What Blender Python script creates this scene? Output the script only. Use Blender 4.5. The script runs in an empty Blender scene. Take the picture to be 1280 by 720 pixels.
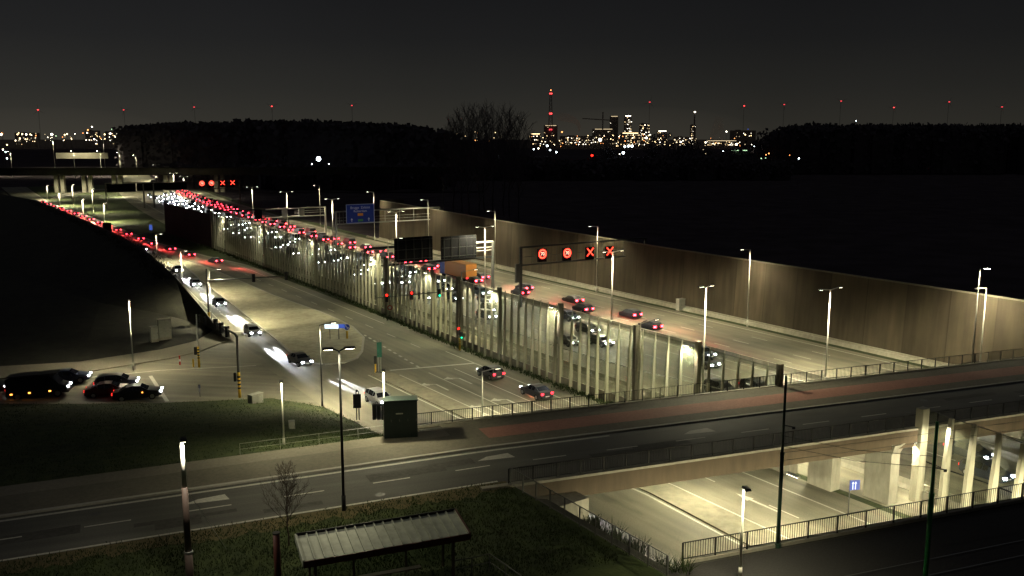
import bpy, math, random
from mathutils import Vector, Matrix
R=math.radians
rnd=random.Random(7)
sc=bpy.context.scene
COL=sc.collection
# ---------------------------------------------------------------- survey frame
F=1147.0; PITCH=math.atan(188/1147); EYE=23.0
A=R(122.5); U=(math.cos(A),math.sin(A)); V=(U[1],-U[0]); O=(8.0,77.0)
def at(px,py,z=0.0):            # a surveyed point of the photo put on the level z
    a=(px-640)/F; b=-(py-360)/F
    dy=math.cos(PITCH)+b*math.sin(PITCH); dz=-math.sin(PITCH)+b*math.cos(PITCH)
    k=(z-EYE)/dz
    return Vector((a*k,dy*k,z))
def zt(p,py):                   # height of a vertical thing standing at p
    b=-(py-360)/F
    dy=math.cos(PITCH)+b*math.sin(PITCH); dz=-math.sin(PITCH)+b*math.cos(PITCH)
    return EYE+p[1]*dz/dy
def hw(s,t,z=-6.0): return Vector((O[0]+s*U[0]+t*V[0],O[1]+s*U[1]+t*V[1],z))
def st(p):
    dx,dy=p[0]-O[0],p[1]-O[1]; return dx*U[0]+dy*U[1],dx*V[0]+dy*V[1]
def on_t(px,py,t):              # point of the vertical plane t = const
    p=at(px,py,0); tc=st((0,0))[1]; k=(t-tc)/(st(p)[1]-tc)
    return Vector((p.x*k,p.y*k,EYE*(1-k)))
def at_y(px,py,Y):
    p=at(px,py,0); k=Y/p.y
    return Vector((p.x*k,Y,EYE*(1-k)))
def bend(s): return .000175*max(0,s-90)**2
P0=(-1.0,62.0)
def br(a,b,z=0.0):              # along / across the road over the bridge
    def d(ang): return (math.cos(R(ang)),math.sin(R(ang)))
    w=min(1,max(0,(a+6)/12)); ang=23.5 if a<0 else 20.5
    u=d(ang); nx=d(23.5*(1-w)+20.5*w)
    return Vector((P0[0]+a*u[0]-b*nx[1],P0[1]+a*u[1]+b*nx[0],z))
BR=R(20.5)
# ---------------------------------------------------------------- materials
M={}
def mat(name,col,rough=.7,metal=0,noise=0,scale=3,emit=0,ecol=None,spec=.4,bump=0,stretch=None,col2=None):
    m=bpy.data.materials.new(name); m.use_nodes=True; n=m.node_tree.nodes; l=m.node_tree.links
    b=n['Principled BSDF']; b.inputs['Roughness'].default_value=rough; b.inputs['Metallic'].default_value=metal
    b.inputs['Specular IOR Level'].default_value=spec
    b.inputs['Base Color'].default_value=(*col,1)
    tc=n.new('ShaderNodeTexCoord'); mp=n.new('ShaderNodeMapping'); l.new(tc.outputs['Object'],mp.inputs[0])
    if stretch: mp.inputs['Scale'].default_value=stretch
    if noise:
        t=n.new('ShaderNodeTexNoise'); t.inputs['Scale'].default_value=scale; t.inputs['Detail'].default_value=7; t.inputs['Roughness'].default_value=.65
        l.new(mp.outputs[0],t.inputs['Vector'])
        r=n.new('ShaderNodeValToRGB'); r.color_ramp.elements[0].position=.3; r.color_ramp.elements[1].position=.7
        c2=col2 or tuple(min(1,c*(1+noise)) for c in col); c1=tuple(c*(1-noise) for c in col) if not col2 else col
        r.color_ramp.elements[0].color=(*c1,1); r.color_ramp.elements[1].color=(*c2,1)
        l.new(t.outputs['Fac'],r.inputs[0])
        t2=n.new('ShaderNodeTexNoise'); t2.inputs['Scale'].default_value=.11; t2.inputs['Detail'].default_value=4; l.new(tc.outputs['Object'],t2.inputs['Vector'])
        r2=n.new('ShaderNodeValToRGB'); r2.color_ramp.elements[0].position=.3; r2.color_ramp.elements[1].position=.7
        r2.color_ramp.elements[0].color=(.72,.72,.72,1); r2.color_ramp.elements[1].color=(1.12,1.12,1.12,1); l.new(t2.outputs['Fac'],r2.inputs[0])
        mx=n.new('ShaderNodeMixRGB'); mx.blend_type='MULTIPLY'; mx.inputs[0].default_value=1
        l.new(r.outputs[0],mx.inputs[1]); l.new(r2.outputs[0],mx.inputs[2]); l.new(mx.outputs[0],b.inputs['Base Color'])
        if bump:
            bp=n.new('ShaderNodeBump'); bp.inputs['Strength'].default_value=bump; bp.inputs['Distance'].default_value=.05
            t3=n.new('ShaderNodeTexNoise'); t3.inputs['Scale'].default_value=scale*6; t3.inputs['Detail'].default_value=5; l.new(tc.outputs['Object'],t3.inputs['Vector'])
            l.new(t3.outputs['Fac'],bp.inputs['Height']); l.new(bp.outputs[0],b.inputs['Normal'])
    if emit:
        b.inputs['Emission Color'].default_value=(*(ecol or col),1); b.inputs['Emission Strength'].default_value=emit
    M[name]=m; return m
def road_mat(name,col,streak=.35):
    m=bpy.data.materials.new(name); m.use_nodes=True; n=m.node_tree.nodes; l=m.node_tree.links
    b=n['Principled BSDF']; b.inputs['Specular IOR Level'].default_value=.35
    tc=n.new('ShaderNodeTexCoord')
    def noise(sx,sy,sz,scale,det,lo,hi,p0=.3,p1=.7):
        mp=n.new('ShaderNodeMapping'); mp.inputs['Scale'].default_value=(sx,sy,sz); l.new(tc.outputs['Object'],mp.inputs[0])
        t=n.new('ShaderNodeTexNoise'); t.inputs['Scale'].default_value=scale; t.inputs['Detail'].default_value=det; l.new(mp.outputs[0],t.inputs['Vector'])
        r=n.new('ShaderNodeMapRange'); r.inputs['From Min'].default_value=p0; r.inputs['From Max'].default_value=p1; r.inputs['To Min'].default_value=lo; r.inputs['To Max'].default_value=hi
        l.new(t.outputs['Fac'],r.inputs['Value']); return r.outputs[0]
    a=noise(.012,1,1,.9,5,1-streak,1+streak); c=noise(1,1,1,.12,5,.75,1.2); d=noise(1,1,1,9,6,.85,1.15)
    e=noise(.25,1,1,.5,6,.55,1.0,.25,.42)
    def mul(x,y):
        q=n.new('ShaderNodeMath'); q.operation='MULTIPLY'; l.new(x,q.inputs[0]); l.new(y,q.inputs[1]); return q.outputs[0]
    f=mul(mul(a,c),mul(d,e))
    mx=n.new('ShaderNodeVectorMath'); mx.operation='SCALE'; mx.inputs[0].default_value=col; l.new(f,mx.inputs['Scale'])
    l.new(mx.outputs[0],b.inputs['Base Color'])
    rr=n.new('ShaderNodeMapRange'); rr.inputs['To Min'].default_value=.45; rr.inputs['To Max'].default_value=.75; l.new(a,rr.inputs['Value']); l.new(rr.outputs[0],b.inputs['Roughness'])
    bp=n.new('ShaderNodeBump'); bp.inputs['Strength'].default_value=.25; bp.inputs['Distance'].default_value=.02; l.new(d,bp.inputs['Height']); l.new(bp.outputs[0],b.inputs['Normal'])
    M[name]=m
def lamp_mat(name,col,s): return mat(name,(.02,.02,.02),.5,emit=s,ecol=col)
road_mat('street_asphalt',(.175,.165,.122),.24); road_mat('highway_asphalt',(.17,.157,.115),.3); road_mat('bridge_asphalt',(.10,.097,.083),.25)
road_mat('far_asphalt',(.16,.15,.125),.3)
mat('paved_island',(.42,.395,.275),.9,noise=.26,scale=1.1,bump=.15)
mat('strip_paving',(.23,.215,.155),.9,noise=.25,scale=1.3,bump=.15)
mat('path_concrete',(.22,.2,.15),.9,noise=.18,scale=5,bump=.15)
mat('path_dark',(.16,.145,.105),.85,noise=.2,scale=4,bump=.15)
mat('patch_asphalt',(.075,.072,.062),.9,noise=.3,scale=3,bump=.15)
mat('red_path',(.36,.175,.13),.85,noise=.18,scale=5,bump=.1)
mat('kerb',(.42,.4,.34),.8,noise=.15,scale=4)
mat('marking',(.5,.48,.41),.7,noise=.25,scale=5)
mat('grass',(.018,.030,.007),.95,noise=.1,scale=.9,col2=(.058,.075,.018),bump=.6)
mat('dry_grass',(.06,.055,.02),.95,noise=.1,scale=1.7,col2=(.15,.12,.055),bump=.6)
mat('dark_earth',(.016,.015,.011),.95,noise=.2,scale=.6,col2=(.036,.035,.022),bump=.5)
mat('land',(.07,.058,.066),1,noise=.06,scale=.004,spec=0)
mat('ballast',(.03,.028,.026),.95,noise=.3,scale=8,bump=.5)
mat('blade',(.032,.05,.011),.9,noise=.4,scale=.7)
mat('concrete',(.33,.31,.245),.85,noise=.2,scale=2,bump=.2,stretch=(1,1,.35))
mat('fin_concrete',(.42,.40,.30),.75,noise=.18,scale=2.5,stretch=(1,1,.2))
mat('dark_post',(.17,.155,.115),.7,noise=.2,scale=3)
mat('girder_brown',(.085,.062,.038),.8,noise=.25,scale=1.2,stretch=(1,1,.2))
mat('dark_concrete',(.05,.047,.04),.9,noise=.25,scale=1.5)
mat('galvanised',(.42,.42,.39),.45,.4,noise=.12,scale=4)
mat('pole_white',(.62,.6,.52),.5,.1,noise=.08,scale=3)
mat('black_metal',(.012,.012,.012),.5,.3,noise=.2,scale=6)
mat('grey_metal',(.10,.10,.095),.5,.5,noise=.15,scale=5)
mat('rail_metal',(.018,.017,.016),.55,.5,noise=.2,scale=6)
mat('fence_grey',(.13,.13,.12),.55,.4,noise=.2,scale=6)
mat('green_paint',(.03,.24,.06),.45,noise=.25,scale=3)
mat('dark_green_paint',(.015,.04,.026),.5,noise=.2,scale=3)
mat('cabinet_green',(.010,.020,.016),.5,noise=.2,scale=2)
mat('cabinet_grey',(.36,.36,.30),.6,noise=.12,scale=3)
mat('yellow_paint',(.62,.38,.02),.5,noise=.12,scale=5)
mat('black_paint',(.01,.01,.01),.5)
mat('red_paint',(.45,.03,.02),.5)
mat('white_paint',(.75,.74,.7),.5)
mat('brown_paint',(.10,.028,.02),.5,noise=.2,scale=4)
mat('brown_grey',(.10,.07,.055),.6,noise=.2,scale=4)
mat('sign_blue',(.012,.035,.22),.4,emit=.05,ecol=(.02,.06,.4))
mat('sign_back',(.005,.005,.006),.8,noise=.3,scale=2,spec=.05)
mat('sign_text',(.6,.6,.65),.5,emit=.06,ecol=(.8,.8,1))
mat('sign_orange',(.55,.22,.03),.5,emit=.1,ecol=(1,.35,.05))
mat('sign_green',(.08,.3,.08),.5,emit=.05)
mat('teal_board',(.03,.16,.11),.5,noise=.2,scale=3)
mat('roof_metal',(.46,.48,.38),.5,.1,noise=.25,scale=1.5)
mat('bark',(.05,.035,.022),.9,noise=.3,scale=8)
mat('dark_tree',(.14,.125,.14),1,spec=0)
mat('tyre',(.012,.012,.012),.9); mat('rim',(.35,.35,.36),.3,.8)
mat('car_glass',(.008,.009,.012),.06,spec=.8)
for i,c in enumerate([(.012,.012,.014),(.02,.022,.03),(.06,.06,.065),(.2,.2,.21),(.05,.008,.008),(.012,.02,.05),(.45,.45,.46)]):
    mat('car_paint_%d'%i,c,.3,.2,spec=.6)
mat('truck_orange',(.36,.15,.03),.5); mat('truck_blue',(.03,.06,.3),.4)
lamp_mat('head_lamp',(.86,.93,1),60); lamp_mat('head_lamp_dim',(.9,.95,1),9); lamp_mat('tail_lamp',(1,.016,.03),9); lamp_mat('tail_lamp_near',(1,.03,.02),3.2); lamp_mat('amber_lamp',(1,.33,.05),5)
lamp_mat('far_head',(.9,.95,1),60); lamp_mat('far_tail',(1,.03,.05),24)
lamp_mat('street_lens',(1,.93,.72),14); lamp_mat('flood_lens',(1,.95,.78),140); lamp_mat('cool_lens',(.85,1,.95),120)
lamp_mat('led_red',(1,.02,.012),4); lamp_mat('led_orange',(1,.17,.09),3.2); lamp_mat('led_white',(1,.8,.62),2.2)
lamp_mat('sig_red',(1,.012,.006),9); lamp_mat('sig_green',(.01,1,.45),3)
lamp_mat('city_warm',(1,.72,.36),6.0); lamp_mat('city_white',(1,.9,.68),9.0); lamp_mat('city_orange',(1,.35,.1),4.0); lamp_mat('city_green',(.6,1,.55),3.0); lamp_mat('city_cool',(.8,.95,1),12); lamp_mat('city_dim',(1,.78,.45),1.2); lamp_mat('beacon_red',(1,.06,.08),1.6); lamp_mat('beacon_bright',(1,.06,.06),3.5)
lamp_mat('lit_sign',(.75,.85,1),1.6); lamp_mat('lit_sign_blue',(.1,.2,.9),.5)
def board_mat():    # far noise wall: upright weathered boards in panels
    m=bpy.data.materials.new('wall_boards'); m.use_nodes=True; n=m.node_tree.nodes; l=m.node_tree.links; b=n['Principled BSDF']; b.inputs['Roughness'].default_value=.9; b.inputs['Specular IOR Level'].default_value=.2
    tc=n.new('ShaderNodeTexCoord')
    def N(sc_,scale,det,lo,hi):
        mp=n.new('ShaderNodeMapping'); mp.inputs['Scale'].default_value=sc_; l.new(tc.outputs['Object'],mp.inputs[0]); t=n.new('ShaderNodeTexNoise'); t.inputs['Scale'].default_value=scale; t.inputs['Detail'].default_value=det; l.new(mp.outputs[0],t.inputs['Vector'])
        r=n.new('ShaderNodeMapRange'); r.inputs['From Min'].default_value=.3; r.inputs['From Max'].default_value=.7; r.inputs['To Min'].default_value=lo; r.inputs['To Max'].default_value=hi; l.new(t.outputs['Fac'],r.inputs['Value']); return r.outputs[0]
    def mul(x,y):
        q=n.new('ShaderNodeMath'); q.operation='MULTIPLY'; l.new(x,q.inputs[0]); l.new(y,q.inputs[1]); return q.outputs[0]
    sx=n.new('ShaderNodeSeparateXYZ'); l.new(tc.outputs['Object'],sx.inputs[0])
    dv=n.new('ShaderNodeMath'); dv.operation='DIVIDE'; dv.inputs[1].default_value=6.1; l.new(sx.outputs['X'],dv.inputs[0])
    fl_=n.new('ShaderNodeMath'); fl_.operation='FLOOR'; l.new(dv.outputs[0],fl_.inputs[0]); fr=n.new('ShaderNodeMath'); fr.operation='FRACT'; l.new(dv.outputs[0],fr.inputs[0])
    wn=n.new('ShaderNodeTexWhiteNoise'); wn.noise_dimensions='1D'; l.new(fl_.outputs[0],wn.inputs['W'])
    pv=n.new('ShaderNodeMapRange'); pv.inputs['To Min'].default_value=.8; pv.inputs['To Max'].default_value=1.16; l.new(wn.outputs['Value'],pv.inputs['Value'])
    jt=n.new('ShaderNodeMapRange'); jt.inputs['From Min'].default_value=0; jt.inputs['From Max'].default_value=.03; jt.inputs['To Min'].default_value=.55; jt.inputs['To Max'].default_value=1; l.new(fr.outputs[0],jt.inputs['Value'])
    f=mul(mul(N((1,1,.05),1.3,6,.82,1.15),N((1,1,.5),.22,5,.75,1.2)),mul(pv.outputs[0],jt.outputs[0]))
    f=mul(f,N((.5,1,.12),.7,4,.86,1.06))
    mx=n.new('ShaderNodeVectorMath'); mx.operation='SCALE'; mx.inputs[0].default_value=(.088,.071,.049); l.new(f,mx.inputs['Scale']); l.new(mx.outputs[0],b.inputs['Base Color'])
    M['wall_boards']=m
board_mat()
def glass_mat(name,tint,diff):
    m=bpy.data.materials.new(name); m.use_nodes=True; n=m.node_tree.nodes; l=m.node_tree.links; n.remove(n['Principled BSDF'])
    o=n['Material Output']; t=n.new('ShaderNodeBsdfTransparent'); t.inputs[0].default_value=(*tint,1)
    g=n.new('ShaderNodeBsdfGlossy'); g.inputs['Roughness'].default_value=.12; g.inputs[0].default_value=(.8,.85,.8,1)
    d=n.new('ShaderNodeBsdfDiffuse'); d.inputs[0].default_value=(.42,.44,.30,1)
    tc=n.new('ShaderNodeTexCoord'); mp=n.new('ShaderNodeMapping'); mp.inputs['Scale'].default_value=(1,1,.25); l.new(tc.outputs['Object'],mp.inputs[0]); no=n.new('ShaderNodeTexNoise'); no.inputs['Scale'].default_value=.9; no.inputs['Detail'].default_value=6; l.new(mp.outputs[0],no.inputs['Vector'])
    mr=n.new('ShaderNodeMapRange'); mr.inputs['From Min'].default_value=.3; mr.inputs['From Max'].default_value=.75; mr.inputs['To Min'].default_value=diff*.75; mr.inputs['To Max'].default_value=diff*1.25; l.new(no.outputs['Fac'],mr.inputs['Value'])
    m1=n.new('ShaderNodeMixShader'); m1.inputs[0].default_value=.06; l.new(t.outputs[0],m1.inputs[1]); l.new(g.outputs[0],m1.inputs[2])
    m2=n.new('ShaderNodeMixShader'); l.new(mr.outputs[0],m2.inputs[0]); l.new(m1.outputs[0],m2.inputs[1]); l.new(d.outputs[0],m2.inputs[2]); l.new(m2.outputs[0],o.inputs[0]); M[name]=m
glass_mat('screen_glass',(.84,.88,.80),.34); glass_mat('mesh_screen',(.86,.88,.84),.10); glass_mat('shelter_glass',(.5,.55,.5),.05)
# ---------------------------------------------------------------- mesh builder
class MB:
    def __init__(s): s.v=[]; s.f=[]
    def quad(s,*p):
        i=len(s.v); s.v+= [tuple(q) for q in p]; s.f.append(tuple(range(i,i+len(p)))); return s
    def box(s,c,d,rz=0,top=1.0):
        i=len(s.v); co,si=math.cos(rz),math.sin(rz)
        for z in (-.5,.5):
            k=1 if z<0 else top
            for x,y in ((-.5,-.5),(.5,-.5),(.5,.5),(-.5,.5)):
                X,Y=x*d[0]*k,y*d[1]*k; s.v.append((c[0]+X*co-Y*si,c[1]+X*si+Y*co,c[2]+z*d[2]))
        for f in ((3,2,1,0),(4,5,6,7),(0,1,5,4),(1,2,6,5),(2,3,7,6),(3,0,4,7)): s.f.append(tuple(i+j for j in f))
        return s
    def tube(s,p,q,r,r2=None,n=8,cap=True):
        p,q=Vector(p),Vector(q); r2=r if r2 is None else r2; d=(q-p).normalized()
        a=d.orthogonal().normalized(); b=d.cross(a); i=len(s.v)
        for c,rr in ((p,r),(q,r2)):
            for k in range(n):
                t=2*math.pi*k/n; s.v.append(tuple(c+a*math.cos(t)*rr+b*math.sin(t)*rr))
        for k in range(n): s.f.append((i+k,i+(k+1)%n,i+n+(k+1)%n,i+n+k))
        if cap: s.f.append(tuple(i+n-1-k for k in range(n))); s.f.append(tuple(i+n+k for k in range(n)))
        return s
    def path(s,pts,r,n=6):
        for a,b in zip(pts,pts[1:]): s.tube(a,b,r,n=n)
        return s
    def prism(s,poly,z0,z1):
        i=len(s.v); n=len(poly); s.v+=[(x,y,z0) for x,y in poly]+[(x,y,z1) for x,y in poly]
        s.f.append(tuple(i+n-1-k for k in range(n))); s.f.append(tuple(i+n+k for k in range(n)))
        for k in range(n): s.f.append((i+k,i+(k+1)%n,i+n+(k+1)%n,i+n+k))
        return s
    def disc(s,c,nrm,r,r2=0,n=20):
        nrm=Vector(nrm).normalized(); a=nrm.cross(Vector((0,0,1))); a=a.normalized() if a.length>.1 else Vector((1,0,0)); b=nrm.cross(a); c=Vector(c); i=len(s.v)
        P=lambda rr,k:tuple(c+(a*math.cos(2*math.pi*k/n)+b*math.sin(2*math.pi*k/n))*rr)
        if r2:
            for k in range(n): s.v+= [P(r,k),P(r2,k)]
            for k in range(n): j=(k+1)%n; s.f.append((i+2*k,i+2*j,i+2*j+1,i+2*k+1))
        else:
            s.v+=[P(r,k) for k in range(n)]; s.f.append(tuple(range(i,i+n)))
        return s
    def ball(s,c,r,n=8,m=5,sz=1):
        i=len(s.v)
        for a in range(m+1):
            t=math.pi*a/m
            for b in range(n): p=2*math.pi*b/n; s.v.append((c[0]+r*math.sin(t)*math.cos(p),c[1]+r*math.sin(t)*math.sin(p),c[2]+r*sz*math.cos(t)))
        for a in range(m):
            for b in range(n): s.f.append((i+a*n+b,i+(a+1)*n+b,i+(a+1)*n+(b+1)%n,i+a*n+(b+1)%n))
        return s
    def mesh(s,name,m,smooth=False):
        me=bpy.data.meshes.new(name); me.from_pydata(s.v,[],s.f)
        if m: me.materials.append(M[m])
        if smooth: me.polygons.foreach_set('use_smooth',[True]*len(me.polygons))
        me.update(); return me
    def build(s,name,m,parent=None,loc=None,rz=0,smooth=False):
        return link(name,s.mesh(name,m,smooth),parent,loc,rz)
def link(name,data,parent=None,loc=None,rz=0):
    o=bpy.data.objects.new(name,data); COL.objects.link(o)
    if parent: o.parent=parent
    if loc is not None: o.location=loc
    if rz: o.rotation_euler=(0,0,rz)
    return o
def tag(o,label,cat,group=None):
    o['label']=label; o['category']=cat
    if group: o['group']=group
    return o
def thing(name,label,cat,loc=(0,0,0),rz=0,group=None):
    return tag(link(name,None,None,loc,rz),label,cat,group)
def struct(o): o['kind']='structure'; return o
def stuff(o,label,cat): o['kind']='stuff'; return tag(o,label,cat)
def dup(root,loc,rz=None,label=None,group=None):
    r=root.copy(); COL.objects.link(r); r.location=loc
    if rz is not None: r.rotation_euler=(0,0,rz)
    if label: r['label']=label
    if group: r['group']=group
    for ch in root.children:
        c=ch.copy(); COL.objects.link(c); c.parent=r
        for g in ch.children:
            d=g.copy(); COL.objects.link(d); d.parent=c
    return r
ORD=['first','second','third','fourth','fifth','sixth','seventh','eighth','ninth','tenth','eleventh','twelfth','thirteenth','fourteenth','fifteenth','sixteenth']
WARM=(1,.92,.60); WARM2=(1,.9,.6)
def spot(parent,loc,power,col=WARM,size=150,blend=.5,rad=.12,tilt=None):
    L=bpy.data.lights.new('lamp_light','SPOT'); L.energy=power*2.35; L.color=col; L.spot_size=R(size); L.spot_blend=blend; L.shadow_soft_size=rad
    o=link('lamp_light',L,parent,loc)
    if tilt: o.rotation_euler=tilt
    return o
# ---------------------------------------------------------------- world, camera, fill sun
w=bpy.data.worlds.new('World'); sc.world=w; w.use_nodes=True; n=w.node_tree.nodes; l=w.node_tree.links
bg=n['Background']; sky=n.new('ShaderNodeTexSky'); sky.sky_type='NISHITA'; sky.sun_disc=False; sky.sun_elevation=R(-4); sky.sun_rotation=R(200)
tc=n.new('ShaderNodeTexCoord'); sp=n.new('ShaderNodeSeparateXYZ'); l.new(tc.outputs['Generated'],sp.inputs[0])
rp=n.new('ShaderNodeValToRGB'); l.new(sp.outputs['Z'],rp.inputs[0]); e=rp.color_ramp.elements
e[0].position=0; e[0].color=(.034,.0315,.025,1); e[1].position=.16; e[1].color=(.0092,.0094,.0105,1)
x=e.new(.05); x.color=(.0215,.021,.0185,1); x=e.new(.10); x.color=(.0135,.0136,.0136,1)
mr=n.new('ShaderNodeMapRange'); mr.inputs['From Min'].default_value=-.55; mr.inputs['From Max'].default_value=.55; mr.inputs['To Min'].default_value=1.15; mr.inputs['To Max'].default_value=.72; l.new(sp.outputs['X'],mr.inputs['Value'])
no=n.new('ShaderNodeTexNoise'); no.inputs['Scale'].default_value=3; no.inputs['Detail'].default_value=4; l.new(tc.outputs['Generated'],no.inputs['Vector'])
mr2=n.new('ShaderNodeMapRange'); mr2.inputs['To Min'].default_value=.8; mr2.inputs['To Max'].default_value=1.2; l.new(no.outputs['Fac'],mr2.inputs['Value'])
mm=n.new('ShaderNodeMath'); mm.operation='MULTIPLY'; l.new(mr.outputs[0],mm.inputs[0]); l.new(mr2.outputs[0],mm.inputs[1])
vs=n.new('ShaderNodeVectorMath'); vs.operation='SCALE'; l.new(rp.outputs[0],vs.inputs[0]); l.new(mm.outputs[0],vs.inputs['Scale'])
sk=n.new('ShaderNodeVectorMath'); sk.operation='SCALE'; sk.inputs['Scale'].default_value=.01; l.new(sky.outputs[0],sk.inputs[0])
ad=n.new('ShaderNodeVectorMath'); ad.operation='ADD'; l.new(vs.outputs[0],ad.inputs[0]); l.new(sk.outputs[0],ad.inputs[1]); l.new(ad.outputs[0],bg.inputs[0]); bg.inputs[1].default_value=1.0
cam=bpy.data.cameras.new('camera'); co=link('camera',cam,None,(0,0,EYE)); co.rotation_euler=(math.pi/2-PITCH,0,0)
cam.sensor_width=36; cam.lens=F/1280*36; cam.clip_end=20000; cam.clip_start=.5; sc.camera=co
sun=bpy.data.lights.new('fill_sun','SUN'); sun.energy=.09; sun.color=(.9,.92,1); sun.angle=R(.5); so=link('fill_sun',sun,None,(0,0,100)); so.rotation_euler=(R(40),0,R(150))  # weak unseen sun added as fill for the dark ground
sc.view_settings.view_transform='Standard'; sc.view_settings.look='None'; sc.view_settings.exposure=0
sc.cycles.use_denoising=True; sc.cycles.max_bounces=5; sc.cycles.diffuse_bounces=2; sc.cycles.glossy_bounces=2; sc.cycles.transparent_max_bounces=24; sc.cycles.sample_clamp_indirect=2
sc.cycles.use_light_tree=True
# ---------------------------------------------------------------- setting
def interp(tab,s):
    if s<=tab[0][0]: return tab[0][1]
    for (a,b),(c,d) in zip(tab,tab[1:]):
        if s<=c: return b+(d-b)*(s-a)/(c-a)
    return tab[-1][1]
FR=dict(loc=(O[0],O[1],0),rz=A)
def ribbon(name,m,s0,s1,tl,tr,z,step=4,kind=True,mb=None):
    b=mb or MB(); k=max(1,int(abs(s1-s0)/step)); i=len(b.v)
    for j in range(k+1):
        s=s0+(s1-s0)*j/k; zz=z(s) if callable(z) else z
        b.v+=[(s,-(tl(s) if callable(tl) else tl),zz),(s,-(tr(s) if callable(tr) else tr),zz)]
    for j in range(k): b.f.append((i+2*j+1,i+2*j+3,i+2*j+2,i+2*j))
    if mb: return b
    return struct(b.build(name,m,**FR))
struct(MB().quad((-9000,-400,-6.25),(9000,-400,-6.25),(9000,14000,-6.25),(-9000,14000,-6.25)).build('ground','land'))
# main highway
ribbon('highway','highway_asphalt',-70,760,lambda s:14.2+bend(s) if s>236 else 14.2,lambda s:57.6+bend(s),-6.0,8)
EL=[(-70,-13.2),(20,-12.6),(45,-12.8),(80,-11.3),(130,-6.6),(170,-3.6),(240,-7),(320,-9),(400,-13),(560,-10)]
ERt=[(-70,13.4),(150,13.2),(172,9.5),(205,6),(245,4.5),(320,3),(400,-1),(560,3)]
ribbon('street','street_asphalt',-70,560,lambda s:interp(EL,s),lambda s:interp(ERt,s),-6.004,4)
def edge_t(tab): return lambda s:interp(tab,s)
# verge between street and wall / highway further out
ribbon('grass_verge','grass',-70,560,edge_t(ERt),lambda s:14.2+(bend(s) if s>236 else 0),-6.02,6)
ribbon('grass_verge','grass',-70,700,lambda s:57.6+bend(s),lambda s:60.4+bend(s),-5.99,8)
struct(MB().quad(*[(s,-t,-5.998) for s,t in ((430,2),(470,11),(508,28),(512,40),(505,42),(490,30),(465,18),(430,7))][::-1]).build('slip_road','far_asphalt',**FR))
# paved island and median strip
isl=[(49.7,-6.5),(51.5,-7.9),(56,-8.3),(67.6,-7.1),(93.6,-4.9),(131.8,-1.9),(165,1.4),(167,2.4),(150,4.4),(125,4.7),(105,4.9),(85,6.3),(77,6.4),(70,6),(62,4.4),(54,.7),(50.5,-1.6),(49.2,-4)]
def shrink(poly,d):
    cx=sum(p[0] for p in poly)/len(poly); cy=sum(p[1] for p in poly)/len(poly); out=[]
    n=len(poly)
    for i in range(n):
        a,b,c=poly[i-1],poly[i],poly[(i+1)%n]
        e1=Vector((b[0]-a[0],b[1]-a[1])).normalized(); e2=Vector((c[0]-b[0],c[1]-b[1])).normalized()
        nn=Vector((-(e1.y+e2.y),e1.x+e2.x)).normalized(); out.append((b[0]+nn.x*d,b[1]+nn.y*d))
    return out
flip=lambda poly:[(s,-t) for s,t in poly]
pi=flip(isl)
area=sum(pi[i-1][0]*pi[i][1]-pi[i][0]*pi[i-1][1] for i in range(len(pi)))
inn=shrink(pi,.3 if area>0 else -.3)
kb=MB(); n_=len(pi)
for i in range(n_):
    j=(i+1)%n_
    kb.quad((*pi[i],-6.01),(*pi[j],-6.01),(*pi[j],-5.86),(*pi[i],-5.86)); kb.quad((*pi[i],-5.86),(*pi[j],-5.86),(*inn[j],-5.86),(*inn[i],-5.86))
struct(kb.build('kerb','kerb',**FR))
struct(MB().quad(*[(x,y,-5.865) for x,y in inn]).build('traffic_island','paved_island',**FR))
SL=[(-70,-1.2),(-18,-.4),(-5,.2),(17,-2.5),(42,-3.5)]; SR=[(-70,2.4),(-5,2.8),(17,-.1),(42,-.9)]
b=ribbon('x','',-70,42,edge_t(SL),edge_t(SR),-5.88,3,mb=MB()); ribbon('x','',-70,42,edge_t(SL),edge_t(SL),-6,3,mb=b)
for tab in (SL,SR):
    i=len(b.v); pts=[(s,interp(tab,s)) for s in range(-70,43,2)]
    for (s,t),(s2,t2) in zip(pts,pts[1:]): b.quad((s,-t,-6.01),(s2,-t2,-6.01),(s2,-t2,-5.88),(s,-t,-5.88))
struct(b.build('median_strip','strip_paving',**FR))
struct(MB().quad(*[(x,-y,-6.0035) for x,y in ((22,-9),(76,-9),(76,-12.2),(70,-17),(50,-18.5),(33,-16.5),(26,-13.2))][::-1]).build('street','street_asphalt',**FR))
# markings, one painted sheet
mk=MB(); ZM=-5.995
def line(s0,s1,t,wd=.15,dash=0,gap=0,z=ZM):
    tf=t if callable(t) else (lambda s:t); s=s0
    while s<s1:
        e2=min(s1,s+(dash or 4)); mk.quad((s,-tf(s)+wd/2,z),(s,-tf(s)-wd/2,z),(e2,-tf(e2)-wd/2,z),(e2,-tf(e2)+wd/2,z)); s=e2+(gap if dash else 0)
line(-70,42,lambda s:interp(SL,s)-.35,.2); line(-70,40,lambda s:interp(SR,s)+.3,.16)
line(-70,48,10.3,.18); line(70,150,11.2,.15); line(52,148,8.4,.14,3,5); line(-70,38,3.0,.14,3,3) ; line(12,39,3.0,.15); line(14,39,6.7,.15); line(-70,12,6.6,.14,3,6)
line(42,64,lambda s:3.2+.09*(s-42),.3,1,1.1); line(-70,40,-7.6,.14,3,6)
line(-70,20,lambda s:interp(EL,s)+.5,.14); line(82,300,lambda s:interp(EL,s)+.6,.14); line(84,166,lambda s:interp([(84,-9),(130,-4.2),(166,-1)],s),.16,1.2,1.2)
line(168,540,lambda s:interp(EL,s)+interp([(168,4.3),(240,5.5),(400,6.2),(560,6.5)],s),.14,3,4); line(150,540,lambda s:interp(ERt,s)-.5,.15)
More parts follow.
